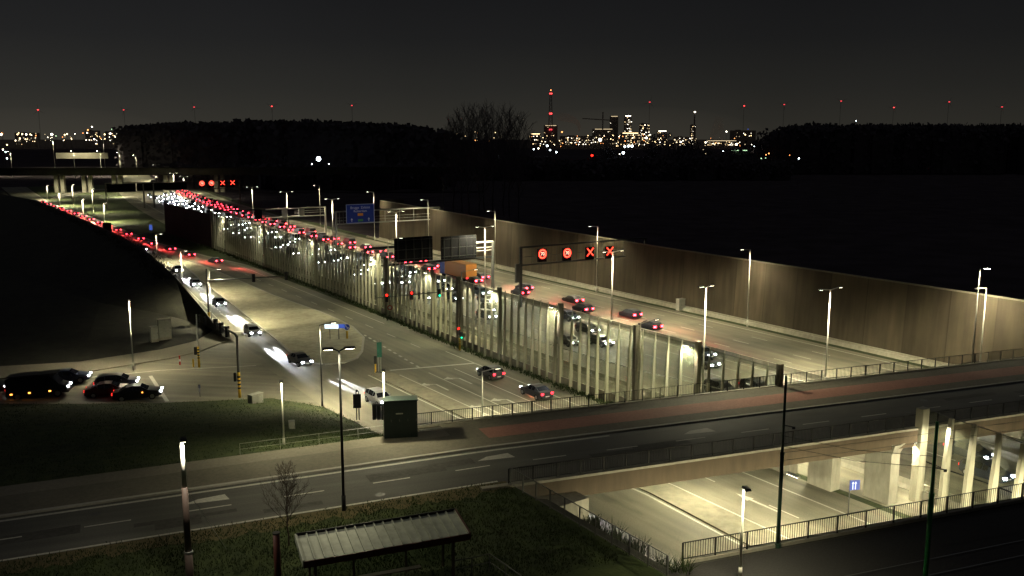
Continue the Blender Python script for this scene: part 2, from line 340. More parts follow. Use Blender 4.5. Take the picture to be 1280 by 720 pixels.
mk.quad((42.9,.6,ZM),(42.4,.6,ZM),(39.9,-10.2,ZM),(40.4,-10.2,ZM)); mk.quad((76.4,8.9,ZM),(76.9,8.9,ZM),(76.3,1+5.5,ZM),(75.8,1+5.5,ZM))
mk.quad((76.4,11,ZM+.001),(76.9,11,ZM+.001),(76.6,8.95,ZM+.001),(76.1,8.95,ZM+.001))
def arrow(s,t,dirn,turn):
    d=dirn; P=lambda a,c:(s+d*a,-(t+d*c),ZM+.002)
    mk.quad(P(-2.5,-.12),P(-2.5,.12),P(.6,.12),P(.6,-.12))
    if turn: mk.quad(P(.6,-.12),P(.6,.12),P(1.3,turn*.9+.1),P(1.0,turn*.9-.1)); mk.quad(P(.5,turn*.8),P(1.9,turn*.9),P(1.15,turn*1.9))
    else: mk.quad(P(.6,-.4),P(.6,.4),P(2.2,0))
for s,t,d,tu in ((33,1.2,1,-1),(34,4.9,1,-1),(22,1.4,1,-1),(23,4.9,1,-1),(35,8.5,1,0),(90,-8.3,-1,-1),(104,-8.1,-1,-1),(84,-5.7,-1,0),(123,-6,-1,-1),(-12,6.2,1,0)): arrow(s,t,d,tu)
# highway lanes
for t in (28.8,32.4,36.0): line(-70,420,lambda s,t=t:t+bend(s),.15,3,8)
line(-70,420,lambda s:20.2+bend(s),.22); line(-70,420,lambda s:39.2+bend(s),.2); line(-70,420,lambda s:41.6+bend(s),.2)
for t in (45.2,49.0,52.8): line(-70,420,lambda s,t=t:t+bend(s),.15,3,8)
line(-70,420,lambda s:56.2+bend(s),.22)
struct(mk.build('road_markings','marking',**FR))
# side street at the junction, climbing gently to the left
def sz(t): return -6+.05*max(0,-13-t)
NS=[(-150,470),(0,474),(100,466),(210,448),(250,438),(283,424)]; SS=[(-150,507),(0,505),(100,505),(200,503),(340,497),(410,510)]
def lift(px,py):
    z=-6.
    for _ in range(8): z=sz(st(at(px,py,z))[1])
    return at(px,py,z)
top=[lift(*p) for p in ((-150,470),(0,474),(100,467),(210,449),(250,440),(285,426))]; bot=[lift(*p) for p in ((-150,507),(0,505),(100,505),(200,504),(340,498),(405,509))]
b=MB()
for (a,c,d,e2) in zip(top,top[1:],bot,bot[1:]):
    for k in range(4):
        f=lambda p,q,k=k:p.lerp(q,k/4); g=lambda p,q,k=k:p.lerp(q,(k+1)/4); o=Vector((0,0,.006))
        b.quad(f(d,a)+o,f(e2,c)+o,g(e2,c)+o,g(d,a)+o)
b.quad(top[-1],bot[-1],hw(20,-10,-5.997),hw(90,-8,-5.997)) if False else None
struct(b.build('side_street','street_asphalt'))
b=MB()
def stripe(p,q,wd,o=.012):
    p,q=lift(*p),lift(*q); d=(q-p).normalized(); nn=Vector((-d.y,d.x,0))*wd/2; up=Vector((0,0,o)); b.quad(p-nn+up,q-nn+up,q+nn+up,p+nn+up)
stripe((187,470),(208,502),.6); stripe((100,473),(200,463),.25); stripe((200,463),(320,457),.2); stripe((0,478),(100,473),.2); stripe((0,491),(60,489),.15)
struct(b.build('stop_line','marking'))
b=MB(); fo=[lift(*p) for p in ((-150,452),(0,459),(100,453),(200,438),(245,427),(268,413))]; fi=top
for a,c,d,e2 in zip(fi,fi[1:],fo,fo[1:]):
    u=Vector((0,0,.12)); dn=Vector((0,0,-.1)); b.quad(a+u,c+u,e2+u,d+u); b.quad(a+dn,c+dn,c+u,a+u)
struct(b.build('footpath','path_concrete'))
# berm on the left
crest=[(70,-14,-5),(80,-14.4,-2.4),(95,-14.6,.3),(112,-15,2.3),(142,-15,3.1),(199,-15,2.5),(299,-15.5,1.4),(420,-17,-3),(520,-20,-5.8)]
b=MB(); rows=[]
fp=[lift(*p) for p in ((268,412.5),(258,419),(246,426),(200,437.5),(100,452.5),(0,458.5),(-150,451.5),(-400,440),(-500,436))]
for i,(s,t,z) in enumerate(crest):
    e1=interp(EL,s)-.6; c=Vector(hw(s,t,z)); foot=Vector(hw(s,min(e1,t+9) if s>75 else e1,-5.98))
    back=hw(s+10+i*4,t-14-i*5,z*.55-2.3); f2=fp[min(i,len(fp)-1)]+Vector((0,0,.1))
    row=[foot,foot.lerp(c,.25)+Vector((0,0,.15)),foot.lerp(c,.75),c,c.lerp(f2,.25)+Vector((0,0,-.2)),c.lerp(f2,.6)+Vector((0,0,-1.2 if z>-1 else -.2)),f2]
    rows.append(row)
for ra,rb in zip(rows,rows[1:]):
    for k in range(len(ra)-1): b.quad(ra[k],rb[k],rb[k+1],ra[k+1])
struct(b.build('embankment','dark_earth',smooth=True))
# low kerb wall along the street edge of the berm
b=MB()
for s in range(78,190,4):
    t0,t1=interp(EL,s)-.3,interp(EL,s+4)-.3
    b.quad((s,-t0,-6),(s+4,-t1,-6),(s+4,-t1,-5.6),(s,-t0,-5.6)); b.quad((s,-t0,-5.6),(s+4,-t1,-5.6),(s+4,-t1+.3,-5.6),(s,-t0+.3,-5.6))
struct(b.build('kerb','kerb',**FR))
# bridge road: embankment part (a<0), deck part (a>0)
def strip(name,m,a0,a1,b0,b1,z,step=3,mb=None):
    q=mb or MB(); k=max(1,int((a1-a0)/step)); i=len(q.v)
    for j in range(k+1):
        a=a0+(a1-a0)*j/k; q.v+=[tuple(br(a,b0,z)),tuple(br(a,b1,z))]
    for j in range(k): q.f.append((i+2*j,i+2*j+2,i+2*j+3,i+2*j+1))
    return q if mb else struct(q.build(name,m))
b=MB(); 
strip('bridge_road','bridge_asphalt',-90,130,-3.3,4.0,0,3)
# object coords of the bridge road are turned to run along it
ro=bpy.data.objects['bridge_road']; Mi=Matrix.Rotation(-BR,4,'Z'); ro.data.transform(Mi); ro.rotation_euler=(0,0,BR)
strip('cycle_path','path_dark',-90,1.5,4.3,7.6,.12); strip('footpath','path_concrete',-90,-1,7.6,9.5,.12); strip('footpath','path_dark',-1,130,8.4,10.75,.12)
strip('footpath','path_dark',1.5,130,4.3,5.9,.12); strip('cycle_path','red_path',1.5,130,5.9,8.4,.124); strip('footpath','path_dark',-1,1.5,7.6,8.4,.121)
q=MB(); strip('','',-90,130,4.0,4.3,.12,mb=q)
k=[(br(a,4.0,0),br(a+3,4.0,0)) for a in range(-90,130,3)]
for p,p2 in k: q.quad(p,p2,p2+Vector((0,0,.12)),p+Vector((0,0,.12)))
struct(q.build('kerb','kerb'))
q=MB(); strip('','',-60,10.5,3.35,3.62,.005,mb=q); strip('','',-60,-1,-2.6,-2.4,.005,mb=q)
a=-62
while a<100:
    strip('','',a,a+2.6,.45,.6,.006,mb=q) if a<8 or a>8 else 0
    a+=5.9
for a in (-19.5,0.5,17.5):
    q.quad(br(a-1.4,1.7,.007),br(a+1.4,1.5,.007),br(a+1.2,2.5,.007),br(a-.5,2.3,.007))
struct(q.build('road_markings','marking'))
q=MB(); rr=random.Random(4)
for i in range(16):
    a=rr.uniform(-40,60); b_=rr.uniform(-2.2,2.6); L_=rr.uniform(1.5,7); w_=rr.uniform(.5,1.5)
    zz=.0012+i*.00014; q.quad(br(a,b_,zz),br(a+L_,b_,zz),br(a+L_,b_+w_,zz),br(a,b_+w_,zz))
struct(q.build('road_patches','patch_asphalt'))
q=MB()
for a,b_ in ((-26,2.4),(-9,-1.6),(9,2.7),(24,-2),(41,2.5)): q.disc(br(a,b_,.004),(0,0,1),.34,n=16)
struct(q.build('manhole_covers','grey_metal'))
# grass slope from the bridge road down to the junction
low=[bot[0],bot[1],bot[2],bot[3],bot[4],bot[5],hw(20,-12.4,-6),hw(8,-12.8,-6),hw(3,-13,-6)]
upa=[-62,-33,-27,-22,-15,-11,-7,-3.6,-3.0]; b=MB()
for i in range(len(low)-1):
    u0,u1=br(upa[i],9.5 if upa[i]<-5 else 10.8,.05),br(upa[i+1],9.5 if upa[i+1]<-5 else 10.8,.05); a0,a1=low[i]+Vector((0,0,.03)),low[i+1]+Vector((0,0,.03))
    for k in range(5):
        h=lambda p,q,x:p.lerp(q,x)+Vector((0,0,.2*math.sin(math.pi*x)*(.6 if i<6 else .2)))
        b.quad(h(a0,u0,k/5),h(a1,u1,k/5),h(a1,u1,(k+1)/5),h(a0,u0,(k+1)/5))
struct(b.build('grass_slope','grass',smooth=True))
slope_rows=(low,upa)
# plateau in front: grass, and tram ground
poly=[br(-90,-2.65,-.02),br(-30,-2.65,-.02),br(-.5,-3.3,-.02),hw(-11.8,-16.6,-.02),hw(-26.6,-16.6,-.02),hw(-60,-16.6,-.02),Vector((60,-30,-.02)),Vector((-140,-30,-.02))]
struct(MB().quad(*poly[::-1]).build('grass_field','grass'))
q=MB(); rr=random.Random(3); prev=None
for i in range(0,90):
    a=-45+i*.5; w_=1.1+.9*rr.random(); cur=(br(a,-2.66,.004),br(a,-2.66-w_,.004))
    if prev: q.quad(prev[1],cur[1],cur[0],prev[0])
    prev=cur
struct(q.build('dry_verge','dry_grass'))
tp=[hw(-26.6,-16.6,-.01),br(4.2,-17.9,-.01),br(120,-17.9,-.01),br(120,-45,-.01),br(-8,-45,-.01)]
struct(MB().quad(*[tp[i] for i in (0,4,3,2,1)]).build('tram_ground','ballast'))
for bb in (-22,-23.45,-26.5,-27.95):
    q=MB()
    for a in range(0,110,5): pass
    strip('','',5,115,bb-.035,bb+.035,.08,10,mb=q); struct(q.build('tram_rail','grey_metal'))
# trench side at left (sloped earth) and its walls
b=MB()
pr=[(s,) for s in (-13.9,-20,-27,-40,-60)]
for (s0,),(s1,) in zip(pr,pr[1:]):
    for (t0,z0),(t1,z1) in (((-16.6,-.02),(-15.6,-.3)),((-15.6,-.3),(-12.8,-4.8)),((-12.8,-4.8),(-12.5,-6.0))):
        b.quad((s0,-t0,z0),(s0,-t1,z1),(s1,-t1,z1),(s1,-t0,z0))
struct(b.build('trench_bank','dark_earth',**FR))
# ---------------------------------------------------------------- the two bridges
def bridge(name,label,a0,a1,b0,b1,face,gd):
    r=thing(name,label,'bridge',br(a0,b0,0),BR)
    inv=lambda a,bb,z:Matrix.Rotation(-BR,4,'Z')@(br(a,bb,z)-br(a0,b0,0))
    def bx(a,c,b_,d,z0,z1): 
        q=MB(); p=[inv(a,b_,0),inv(c,b_,0),inv(c,d,0),inv(a,d,0)]; q.prism([(v.x,v.y) for v in p],z0,z1); return q
    bx(a0,a1,b0+.3,b1-.3,-.9,-.06).build('deck_slab','dark_concrete',r)
    bx(a0,a1,b0,b0+.3,-gd,-.02).build('edge_girder',face,r); bx(a0,a1,b1-.3,b1,-gd,-.02).build('edge_girder',face,r)
    bx(a0,a1,b0,b0+.45,-.016,.16).build('parapet_kerb','concrete',r); bx(a0,a1,b1-.3,b1+.02,-.016,.17).build('parapet_kerb','concrete',r)
    return r,inv
rb,inv=bridge('road_bridge','wide concrete road bridge crossing over the sunken street and highway','-' and -2.6,130,-3.75,11.0,'girder_brown',1.35)
rt,invt=bridge('tram_bridge','dark tram bridge edge in the bottom right corner, nearest the camera',4.4,125,-40,-17.4,'dark_concrete',1.2)
def local(r,p): return Matrix.Rotation(-r.rotation_euler.z,4,'Z')@(Vector(p)-r.location)
# abutment
q=MB(); p=[local(rb,hw(s,t,0)) for s,t in ((-14.2,-17),(-13.9,-12.2),(3.4,-12.7),(3.6,-17))]
q.prism([(v.x,v.y) for v in p],-6.1,-.95); q.build('abutment','concrete',rb)
def column(s,t,L=2.0,W=1.0):
    q=MB(); c=local(rb,hw(s,t,0)); ang=A-BR
    q.box((c.x,c.y,-3.9),(L,W,4.2),ang); 
    i=len(q.v); q.box((c.x,c.y,-1.4),(L+.7,W+.3,.85),ang); 
    for k in range(i,i+4):
        x,y,z=q.v[k]; q.v[k]=(c.x+(x-c.x)*L/(L+.7),c.y+(y-c.y)*W/(W+.3),z)
    q.build('column','concrete',rb)
for s in (-16.9,-12.6,-8.2,-3.5): column(s,15.2 if s<-14 else 13.6,2.4,1.1)
for s in (-26,-20,-14,-7): column(s,40.2,1.6,.9)
for s in (-18.2,-9.5):
    c=local(rb,hw(s,16.8,-1.05)); g=MB().box((c.x,c.y,c.z),(1.1,.25,.12),A-BR).build('soffit_light','galvanised',rb); MB().box((c.x,c.y,c.z-.075),(1.0,.2,.02),A-BR).build('lens','street_lens',g)
    spot(rb,(c.x,c.y,c.z-.15),1600,WARM,165,.6,.3)
    c=local(rb,hw(s,3,-1.05)); g=MB().box((c.x,c.y,c.z),(1.1,.25,.12),A-BR).build('soffit_light','galvanised',rb); MB().box((c.x,c.y,c.z-.075),(1.0,.2,.02),A-BR).build('lens','street_lens',g)
    spot(rb,(c.x,c.y,c.z-.15),1600,WARM,165,.6,.3)
for a,bb in ((9,-17.2),(17,-17.2),(25,-17.2),(34,-17.2),(44,-17.2)):  # unseen lamps added below the girder to brighten the trench
    c=local(rt,br(a,bb,-1.0)); g=MB().box((c.x,c.y,c.z),(.9,.22,.14),0).build('trench_fill_light','galvanised',rt); MB().box((c.x,c.y+.02,c.z-.085),(.8,.18,.02),0).build('lens','street_lens',g)
    spot(rt,(c.x,c.y+.15,c.z-.2),3600,WARM,160,.5,.3,(R(28),0,0))
# ---------------------------------------------------------------- railings
def railing(name,label,p,q,h,spacing,post_gap,m,rail=.03,bar=.011,z0=.12,prail=.035):
    p,q=Vector(p),Vector(q); d=q-p; L=d.length; ang=math.atan2(d.y,d.x); dz=d.z
    r=thing(name,label,'fence',p,ang); x=0; bars=MB(); hl=math.hypot(d.x,d.y); zz=lambda x:dz*x/hl
    k=int(hl/spacing)
    for i in range(1,k): x=i*spacing; bars.box((x,0,zz(x)+(z0+h)/2),(bar*2,bar*2,h-z0))
    bars.build('bars',m,r)
    n_=max(1,round(hl/post_gap)); po=MB().box((0,0,h/2),(prail*2,prail*2.4,h)).mesh('post',m)
    for i in range(n_+1): x=hl*i/n_; link('post',po,r,(x,0,zz(x)))
    for zr in (h,z0): MB().tube((0,0,zr),(hl,0,zr+dz),rail,n=6).build('rail',m,r)
    return r
railing('bridge_railing','long black railing on the far side of the road bridge, before the glass wall',br(-3.2,10.85,.16),br(75,10.85,.16),1.0,.16,1.75,'rail_metal')
railing('bridge_railing','black railing along the near side of the road bridge, above the brown girder',br(-.6,-3.5,.14),br(70,-3.5,.14),1.02,.13,1.75,'rail_metal')
railing('trench_fence','grey bar fence running along the grass down to the trench corner',hw(-11.2,-16.75,0),hw(-26.7,-16.75,0),1.25,.12,1.5,'fence_grey')
railing('tram_railing','black railing along the tram bridge in the lower right corner',br(4.3,-17.6,.17),br(75,-17.6,.17),1.05,.16,2.05,'rail_metal')
def low_rail(name,label,pts,h,m,r_=.03,mid=True):
    r=thing(name,label,'handrail',pts[0]); P=[Vector(p)-Vector(pts[0]) for p in pts]; up=Vector((0,0,h))
    MB().path([p+up for p in P],r_).build('top_rail',m,r)
    if mid: MB().path([p+up*.5 for p in P],r_*.8).build('mid_rail',m,r)
    for p in P: MB().tube(p,p+up,r_).build('post',m,r)
    return r
low_rail('handrail','thin grey handrail along the footpath beside the green cabinet',[br(a,9.75,.05) for a in (-16.4,-13.5,-10.6,-7.6,-5.2)],.85,'galvanised',.018)
low_rail('stair_railing','dark handrail by the bottom edge, just right of the shelter',[at(568,722,0),at(590,718,0),at(612,713,0),at(632,727,0),at(652,742,0)],.95,'fence_grey')
# ---------------------------------------------------------------- glass fin wall between street and highway
def tw(s):
    x=min(1,max(0,(s-45)/60)); y=min(1,max(0,(s-165)/70)); sm=lambda v:v*v*(3-2*v)
    n_=min(1,max(0,(20-s)/26))
    return 13.7+1.6*sm(x)-1.3*sm(y)+4.0*sm(n_)
def glass_wall():
    r=thing('glass_noise_wall','long tall glass noise wall with pale upright fins between the street and the sunken highway','noise wall',hw(0,13.7,-6),A)
    L=lambda s,z,o=0:(s,-(tw(s)-13.7+o),z+6)
    top=lambda s:9.6-1.75*min(1,max(0,(20-s)/26)); posts=[(-4.0,0),(5.2,1),(12.8,0),(25.6,1),(39.3,1),(50.3,0),(58.4,1),(76.2,0),(79.6,1),(110.5,1),(142.5,1),(173.5,1),(186,0)]
    S=[-2.6+i*1.62 for i in range(116)]
    rest=MB(); cnt=0
    def fin(s,mb):
        i=len(mb.v); c=L(s,0)
        for z,dp,th in ((0,.46,.15),(3.2,.40,.14),(top(s)-1.6,.24,.11),(top(s),.05,.07)):
            for x,y in ((-.5,0),(.5,0),(.5,1),(-.5,1)): mb.v.append((c[0]+x*th,c[1]+y*dp,z))
        for k in range(3):
            for j in range(4): mb.f.append((i+k*4+j,i+k*4+(j+1)%4,i+k*4+4+(j+1)%4,i+k*4+4+j))
        mb.f.append((i+12,i+13,i+14,i+15)); return mb
    for s in S:
        if min(abs(s-p[0]) for p in posts)<.8 or s>184: continue
        if cnt<100: fin(s,MB()).build('fin','fin_concrete',r)
        else: fin(s,rest)
        cnt+=1
    if rest.v: rest.build('fin','fin_concrete',r)['kind']='stuff'
    for (s,lit),nx in zip(posts,posts[1:]+[None]):
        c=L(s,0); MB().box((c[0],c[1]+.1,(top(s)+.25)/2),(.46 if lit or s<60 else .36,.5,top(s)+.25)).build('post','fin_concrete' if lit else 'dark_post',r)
        if lit:
            p=MB().box((c[0]+.75,c[1]+.62,top(s)-.25),(1.5,.09,.09)).box((c[0]+1.25,c[1]+.62,top(s)-.32),(.7,.22,.12)).build('lamp_arm','grey_metal',r)
            MB().box((c[0]+1.25,c[1]+.62,top(s)-.40),(.6,.18,.03)).build('lens','street_lens',p)
            spot(r,(c[0]+1.1,c[1]+.78,top(s)-.48),520,(1,.95,.68),168,.7,.1)
        if nx:
            s2=nx[0]; q=MB(); k=max(1,int((s2-s)/8))
            for j in range(k):
                a,b_=s+(s2-s)*j/k,s+(s2-s)*(j+1)/k; q.quad(L(a,-5,-.04),L(b_,-5,-.04),L(b_,top(b_)-6.25,-.04),L(a,top(a)-6.25,-.04))
            q.build('glass_pane','screen_glass',r)
            q=MB()
            for j in range(k):
                a,b_=s+(s2-s)*j/k,s+(s2-s)*(j+1)/k
                for o,z in ((-.12,0),(.06,0)): q.quad(L(a,-6,o),L(b_,-6,o),L(b_,-4.98,o),L(a,-4.98,o))
                q.quad(L(a,-4.98,-.12),L(b_,-4.98,-.12),L(b_,-4.98,.06),L(a,-4.98,.06))
            q.build('plinth','concrete',r)
            MB().path([L(s,-1.6,.16),L(s2,-1.6,.16)],.05).build('cross_rail','galvanised',r)
    q=MB()
    for s in range(186,238,4): q.quad(L(s,-6),L(s+4,-6),L(s+4,3.0),L(s,3.0)); q.quad(L(s,-6,.3),L(s+4,-6,.3),L(s+4,3.0,.3),L(s,3.0,.3)); q.quad(L(s,3),L(s+4,3),L(s+4,3,.3),L(s,3,.3))
    q.build('solid_panel','dark_concrete',r)
glass_wall()
# the same kind of wall south of the bridge, with a mesh screen
def mesh_wall():
    tops=[on_t(px,py,17.9) for px,py in ((1158,509),(1191,523),(1220,531),(1251,541),(1281,554),(1315,566))]
    r=thing('mesh_noise_wall','tall pale fins with a fine mesh screen in front of the bridge at right','noise wall',hw(-18,17.9,-6),A)
    loc=lambda p:Matrix.Rotation(-A,4,'Z')@(Vector(p)-r.location)
    P=[loc(p) for p in tops]
    for i,p in enumerate(P):
        m=MB(); th=.62 if i==0 else .3
        q=[(-th/2,0),(th/2,0),(th/2,1),(-th/2,1)]
        for z,d in ((0,1.0),(p.z*.45,.8 if i else .9),(p.z,.3 if i else .85)):
            for x,y in q: m.v.append((p.x+x,p.y+y*d,z))
        for k in range(2):
            for j in range(4): m.f.append((k*4+j,k*4+(j+1)%4,k*4+4+(j+1)%4,k*4+4+j))
        m.f.append((8,9,10,11)); m.build('post' if i==0 else 'fin','fin_concrete',r)
    m=MB()
    for a,b in zip(P,P[1:]): m.quad((a.x,a.y-.06,.8),(b.x,b.y-.06,.8),(b.x,b.y-.06,b.z-.1),(a.x,a.y-.06,a.z-.1))
    m.build('mesh_screen','mesh_screen',r)
    m=MB(); m.path([(p.x,p.y-.06,p.z-.08) for p in P],.03); m.build('top_rail','grey_metal',r)
    m=MB(); m.path([(p.x,p.y-.1,p.z*.42) for p in P],.06); m.build('cross_rail','black_metal',r)
    m=MB().box(((P[0].x+P[-1].x)/2,P[0].y,.4),(abs(P[0].x-P[-1].x),.2,.8)); m.build('plinth','concrete',r)
    spot(r,(P[1].x,P[1].y+1.0,P[1].z-.6),500,(1,.93,.66),165,.7,.1)
mesh_wall()
# ---------------------------------------------------------------- far noise wall and barriers
def far_wall():
    r=thing('board_noise_wall','tall brown boarded noise wall along the far side of the highway','noise wall',hw(0,60,-6),A)
    ss=[-70+i*7 for i in range(37)]; ss=[s for s in ss if s<183]+[183]
    top=lambda s:10.0+(1.2*min(1,max(0,(s-60)/110)))
    q=MB(); cap=MB(); pl=MB()
    for a,b in zip(ss,ss[1:]):
        A1,B1=-bend(a),-bend(b); o=.5
        q.quad((a,A1,.5),(b,B1,.5),(b,B1-o,top(b)),(a,A1-o,top(a)))
        cap.quad((a,A1-o+.03,top(a)),(b,B1-o+.03,top(b)),(b,B1-o-.4,top(b)),(a,A1-o-.4,top(a)))
        cap.quad((a,A1-o+.03,top(a)-.18),(b,B1-o+.03,top(b)-.18),(b,B1-o+.03,top(b)),(a,A1-o+.03,top(a)))
        pl.quad((a,A1+.1,-.05),(b,B1+.1,-.05),(b,B1+.1,.6),(a,A1+.1,.6)); pl.quad((a,A1+.1,.6),(b,B1+.1,.6),(b,B1-.06,.6),(a,A1-.06,.6))
    q.build('boards','wall_boards',r); cap.build('coping','dark_post',r); pl.build('plinth','concrete',r)
    for s in ss: MB().box((s,-bend(s)-.02,top(s)/2),(.16,.22,top(s)-.05)).build('seam_post','girder_brown',r) if False else None
    MB().quad((183,-bend(183),0),(183,-bend(183)-.5,top(183)),(183,-bend(183)-8,top(183)),(183,-bend(183)-8,0)).build('end_panel','dark_concrete',r)
far_wall()
def barrier(name,label,t,s0,s1,h,m,step=8):
    r=thing(name,label,'barrier',hw(s0,t,-6),A); q=MB()
    ss=[s0+(s1-s0)*i/int((s1-s0)/step) for i in range(int((s1-s0)/step)+1)]
    for a,b in zip(ss,ss[1:]):
        A1,B1=-bend(a),-bend(b)
        for (y0,z0),(y1,z1) in (((.3,0),(.12,.35)),((.12,.35),(.08,h)),((.08,h),(-.08,h)),((-.08,h),(-.12,.35)),((-.12,.35),(-.3,0))):
            q.quad((a-s0,A1+y0,z0),(b-s0,B1+y0,z0),(b-s0,B1+y1,z1),(a-s0,A1+y1,z1))
    q.build('barrier_wall',m,r)
barrier('median_barrier','concrete barrier between the oncoming cars and the red tail lights on the highway',40.2,-70,420,.95,'concrete')
barrier('median_barrier','low concrete barrier at the foot of the brown boarded wall',59.0,-70,190,.5,'concrete')
barrier('median_barrier','concrete barrier on the highway side right behind the glass fin wall',19.2,-70,236,.8,'concrete')
def parapet(name,label,p,q,h,m): pass
# ---------------------------------------------------------------- lamp posts
def lamp_post(label,base,ztop,arms,m,power,r=.09,group=None,head='grey_metal',hl=.75,col=WARM,lens='street_lens',size=166,rise=.15,lit=True,base_thick=True):
    base=Vector(base); h=ztop-base.z; t=thing('lamp_post',label,'lamp post',base,0,group)
    MB().tube((0,0,0),(0,0,h),r,r*.62).build('pole',m,t,smooth=True)
    if base_thick: MB().tube((0,0,0),(0,0,min(1.0,h*.12)),r*1.5,r*1.4).build('base_sleeve',m,t,smooth=True)
    for ang,ln in arms:
        c,s_=math.cos(ang),math.sin(ang); e2=Vector((c*ln,s_*ln,h+rise))
        if ln>.3: MB().tube((0,0,h-.05),e2,r*.5).build('arm',m,t)
        hp=e2+Vector((c*hl*.3,s_*hl*.3,0))
        q=MB().box(hp,(hl,.3,.11),ang,top=.8); hd=q.build('lamp_head',head,t)
        MB().box(hp-Vector((0,0,.068)),(hl*.7,.24,.02),ang).build('lens',lens,hd)
        if lit and power: spot(t,hp-Vector((0,0,.16)),power,col,size,.7,.2)
    return t
VA=A-math.pi/2
ms=[(1038,362),(766,315),(606,284),(495,265),(415,249),(358,240),(315,234)]
for i,(px,py) in enumerate(ms):
    p=on_t(px,py,40.2)
    for _ in range(4): p=on_t(px,py,40.2+bend(st(p)[0]))
    s=st(p)[0]
    lamp_post('pale double-arm lamp post on the highway median barrier, %s from the right'%ORD[i],hw(s,40.2+bend(s),-6),p.z,[(VA,1.5),(VA+math.pi,1.5)],'pole_white',6800,.11)
for i,s in enumerate((395,440,490,545,605)):
    lamp_post('small far lamp post on the bending part of the highway, %s nearest'%ORD[i],hw(s,40.2+bend(s),-6),4.6,[(VA,1.5),(VA+math.pi,1.5)],'pole_white',11000,.13)
fs=[(1233,360),(938,312),(747,283),(619,264),(535,250),(467,240),(399,232)]
for i,(px,py) in enumerate(fs):
    p=on_t(px,py,58)
    for _ in range(4): p=on_t(px,py,58+bend(st(p)[0]))
    s=st(p)[0]
    lamp_post('single-arm lamp post on the verge along the brown boarded wall, %s from the right'%ORD[i],hw(s,58+bend(s),-6),p.z,[(VA+math.pi,1.6)],'pole_white',1900,.10)
b0=on_t(1225,336,57.6); s=st(b0)[0]
lamp_post('tall lamp post with a dazzling bright head by the wall at the far right',hw(s,57.6,-6),b0.z,[(VA+math.pi/2*3+.3,.5)],'grey_metal',3000,.10,lens='flood_lens',hl=.9)
fl=st(at(1232,336,4))
# left street
ls=[('slim pale lamp post by the junction footpath, left of the grey cabinets',at(167,463,-5.2),376,[(R(-60),.35)],'pole_white',2400,.09),
 ('slim lamp post on the left street edge above the dark bank',at(229,371,-6),314,[(R(-20),1.0)],'pole_white',5200,.08),
 ('thin pale lamp post standing beside the left mast arm signal',at(265,408,-6),338,[(R(20),1.2)],'pole_white',5200,.08),
 ('slim lamp post at the edge of the far left street, behind the black board',at(197,330,-6),293,[(R(0),1.0)],'pole_white',5200,.08)]
for lb,b_,ty,ar,m,pw,r_ in ls: lamp_post(lb,b_,zt(b_,ty),ar,m,pw,r_)
for i,(bx_,by_,ty) in enumerate(((131,278,254),(117,266,236),(105,279,249),(92,258,231),(75,257,241),(146,246,232),(60,250,232))):
    b_=at(bx_,by_,-6); lamp_post('small far lamp post by the slip road before the flyover, %s of seven'%ORD[i],b_,zt(b_,ty),[(R(-30),1.0)],'pole_white',9000,.11,group=None)
b_=at(403,508,-6); lamp_post('slim grey lamp post with one bent arm on the grass tip by the junction',b_,zt(b_,406),[(R(25),1.3)],'grey_metal',5200,.08)
b_=hw(17,-1.7,-5.9); b_=at(603,524,-5.9); lamp_post('slim grey lamp post with one arm on the paved strip behind the bridge railing',b_,zt(b_,464),[(R(25),1.5)],'pole_white',1900,.08)
# lamp posts along the glass wall
for i,(s,py,px) in enumerate(((11.9,405,798),(50.3,340,573),(76.2,299,478))):
    s=s+.9 if s<20 else s; p=on_t(px,py,tw(s)); b_=hw(s,tw(s)+.45,-6); lamp_post('dark lamp post rising out of the glass fin wall, %s from the right'%ORD[i],b_,p.z,[(VA+.1,2.2)],'dark_post',3600,.10)
b_=hw(5.2,tw(5.2)+.7,-6); p=on_t(871,357,tw(5.2)+.7); lamp_post('tall lamp post with a flat dark head behind the bridge railing, above the glass wall',b_,p.z,[(VA,.45),(VA+math.pi,.45)],'pole_white',2600,.10,head='black_metal')
# near posts on the upper level
def nearpost(label,b_,ty,m,power,r_,arms,**k):
    return lamp_post(label,b_,zt(b_,ty),arms,m,power,r_,**k)
nearpost('tall dark lamp post with a flat double head, right of the small bare tree',at(430,638,0),438,'black_metal',400,.10,[(R(15),.42),(R(195),.42)],head='black_metal')
nearpost('slim pale lamp post on the grass slope, lit only along its upper half',at(355,557,-.4),478,'pole_white',480,.07,[(R(-80),.12)],head='black_metal',hl=.55)
nearpost('short white lamp post beside the dark green cabinet',at(481,544,.05),464,'pole_white',900,.08,[(R(-80),.12)],head='black_metal',hl=.6)
bb=br(11.4,-19.5,0); bb=at(925,722,0); nearpost('white lamp post with a dark flat head at the tram bridge railing',bb,611,'pole_white',800,.075,[(R(-80),.14)],head='black_metal',hl=.6)
# thick post at left with a lamp and a guy wire
b_=at(239,746,0); zt_=zt(b_,550); t=thing('tram_mast','thick brown mast in the lower left, its upper half lit white, with a guy wire','mast',b_)
z1=zt(b_,690); z2=zt(b_,609)
MB().tube((0,0,0),(0,0,z1),.20,.19,n=14).build('lower_pole','brown_grey',t,smooth=True)
MB().tube((0,0,z1-.03),(0,0,z1+.06),.22,n=14).build('collar','galvanised',t)
MB().tube((0,0,z1),(0,0,z2),.17,.15,n=14).build('middle_pole','brown_grey',t,smooth=True)
MB().tube((0,0,z2),(0,0,zt_),.12,.09,n=14).build('upper_pole','pole_white',t,smooth=True)
hd=MB().box((.12,-.1,zt_+.06),(.5,.3,.12),R(-70)).build('lamp_head','black_metal',t); MB().box((.14,-.16,zt_-.012),(.3,.2,.02),R(-70)).build('lens','street_lens',hd)
spot(t,(.22,-.42,zt_-.05),330,(1,.93,.75),165,.5,.06)
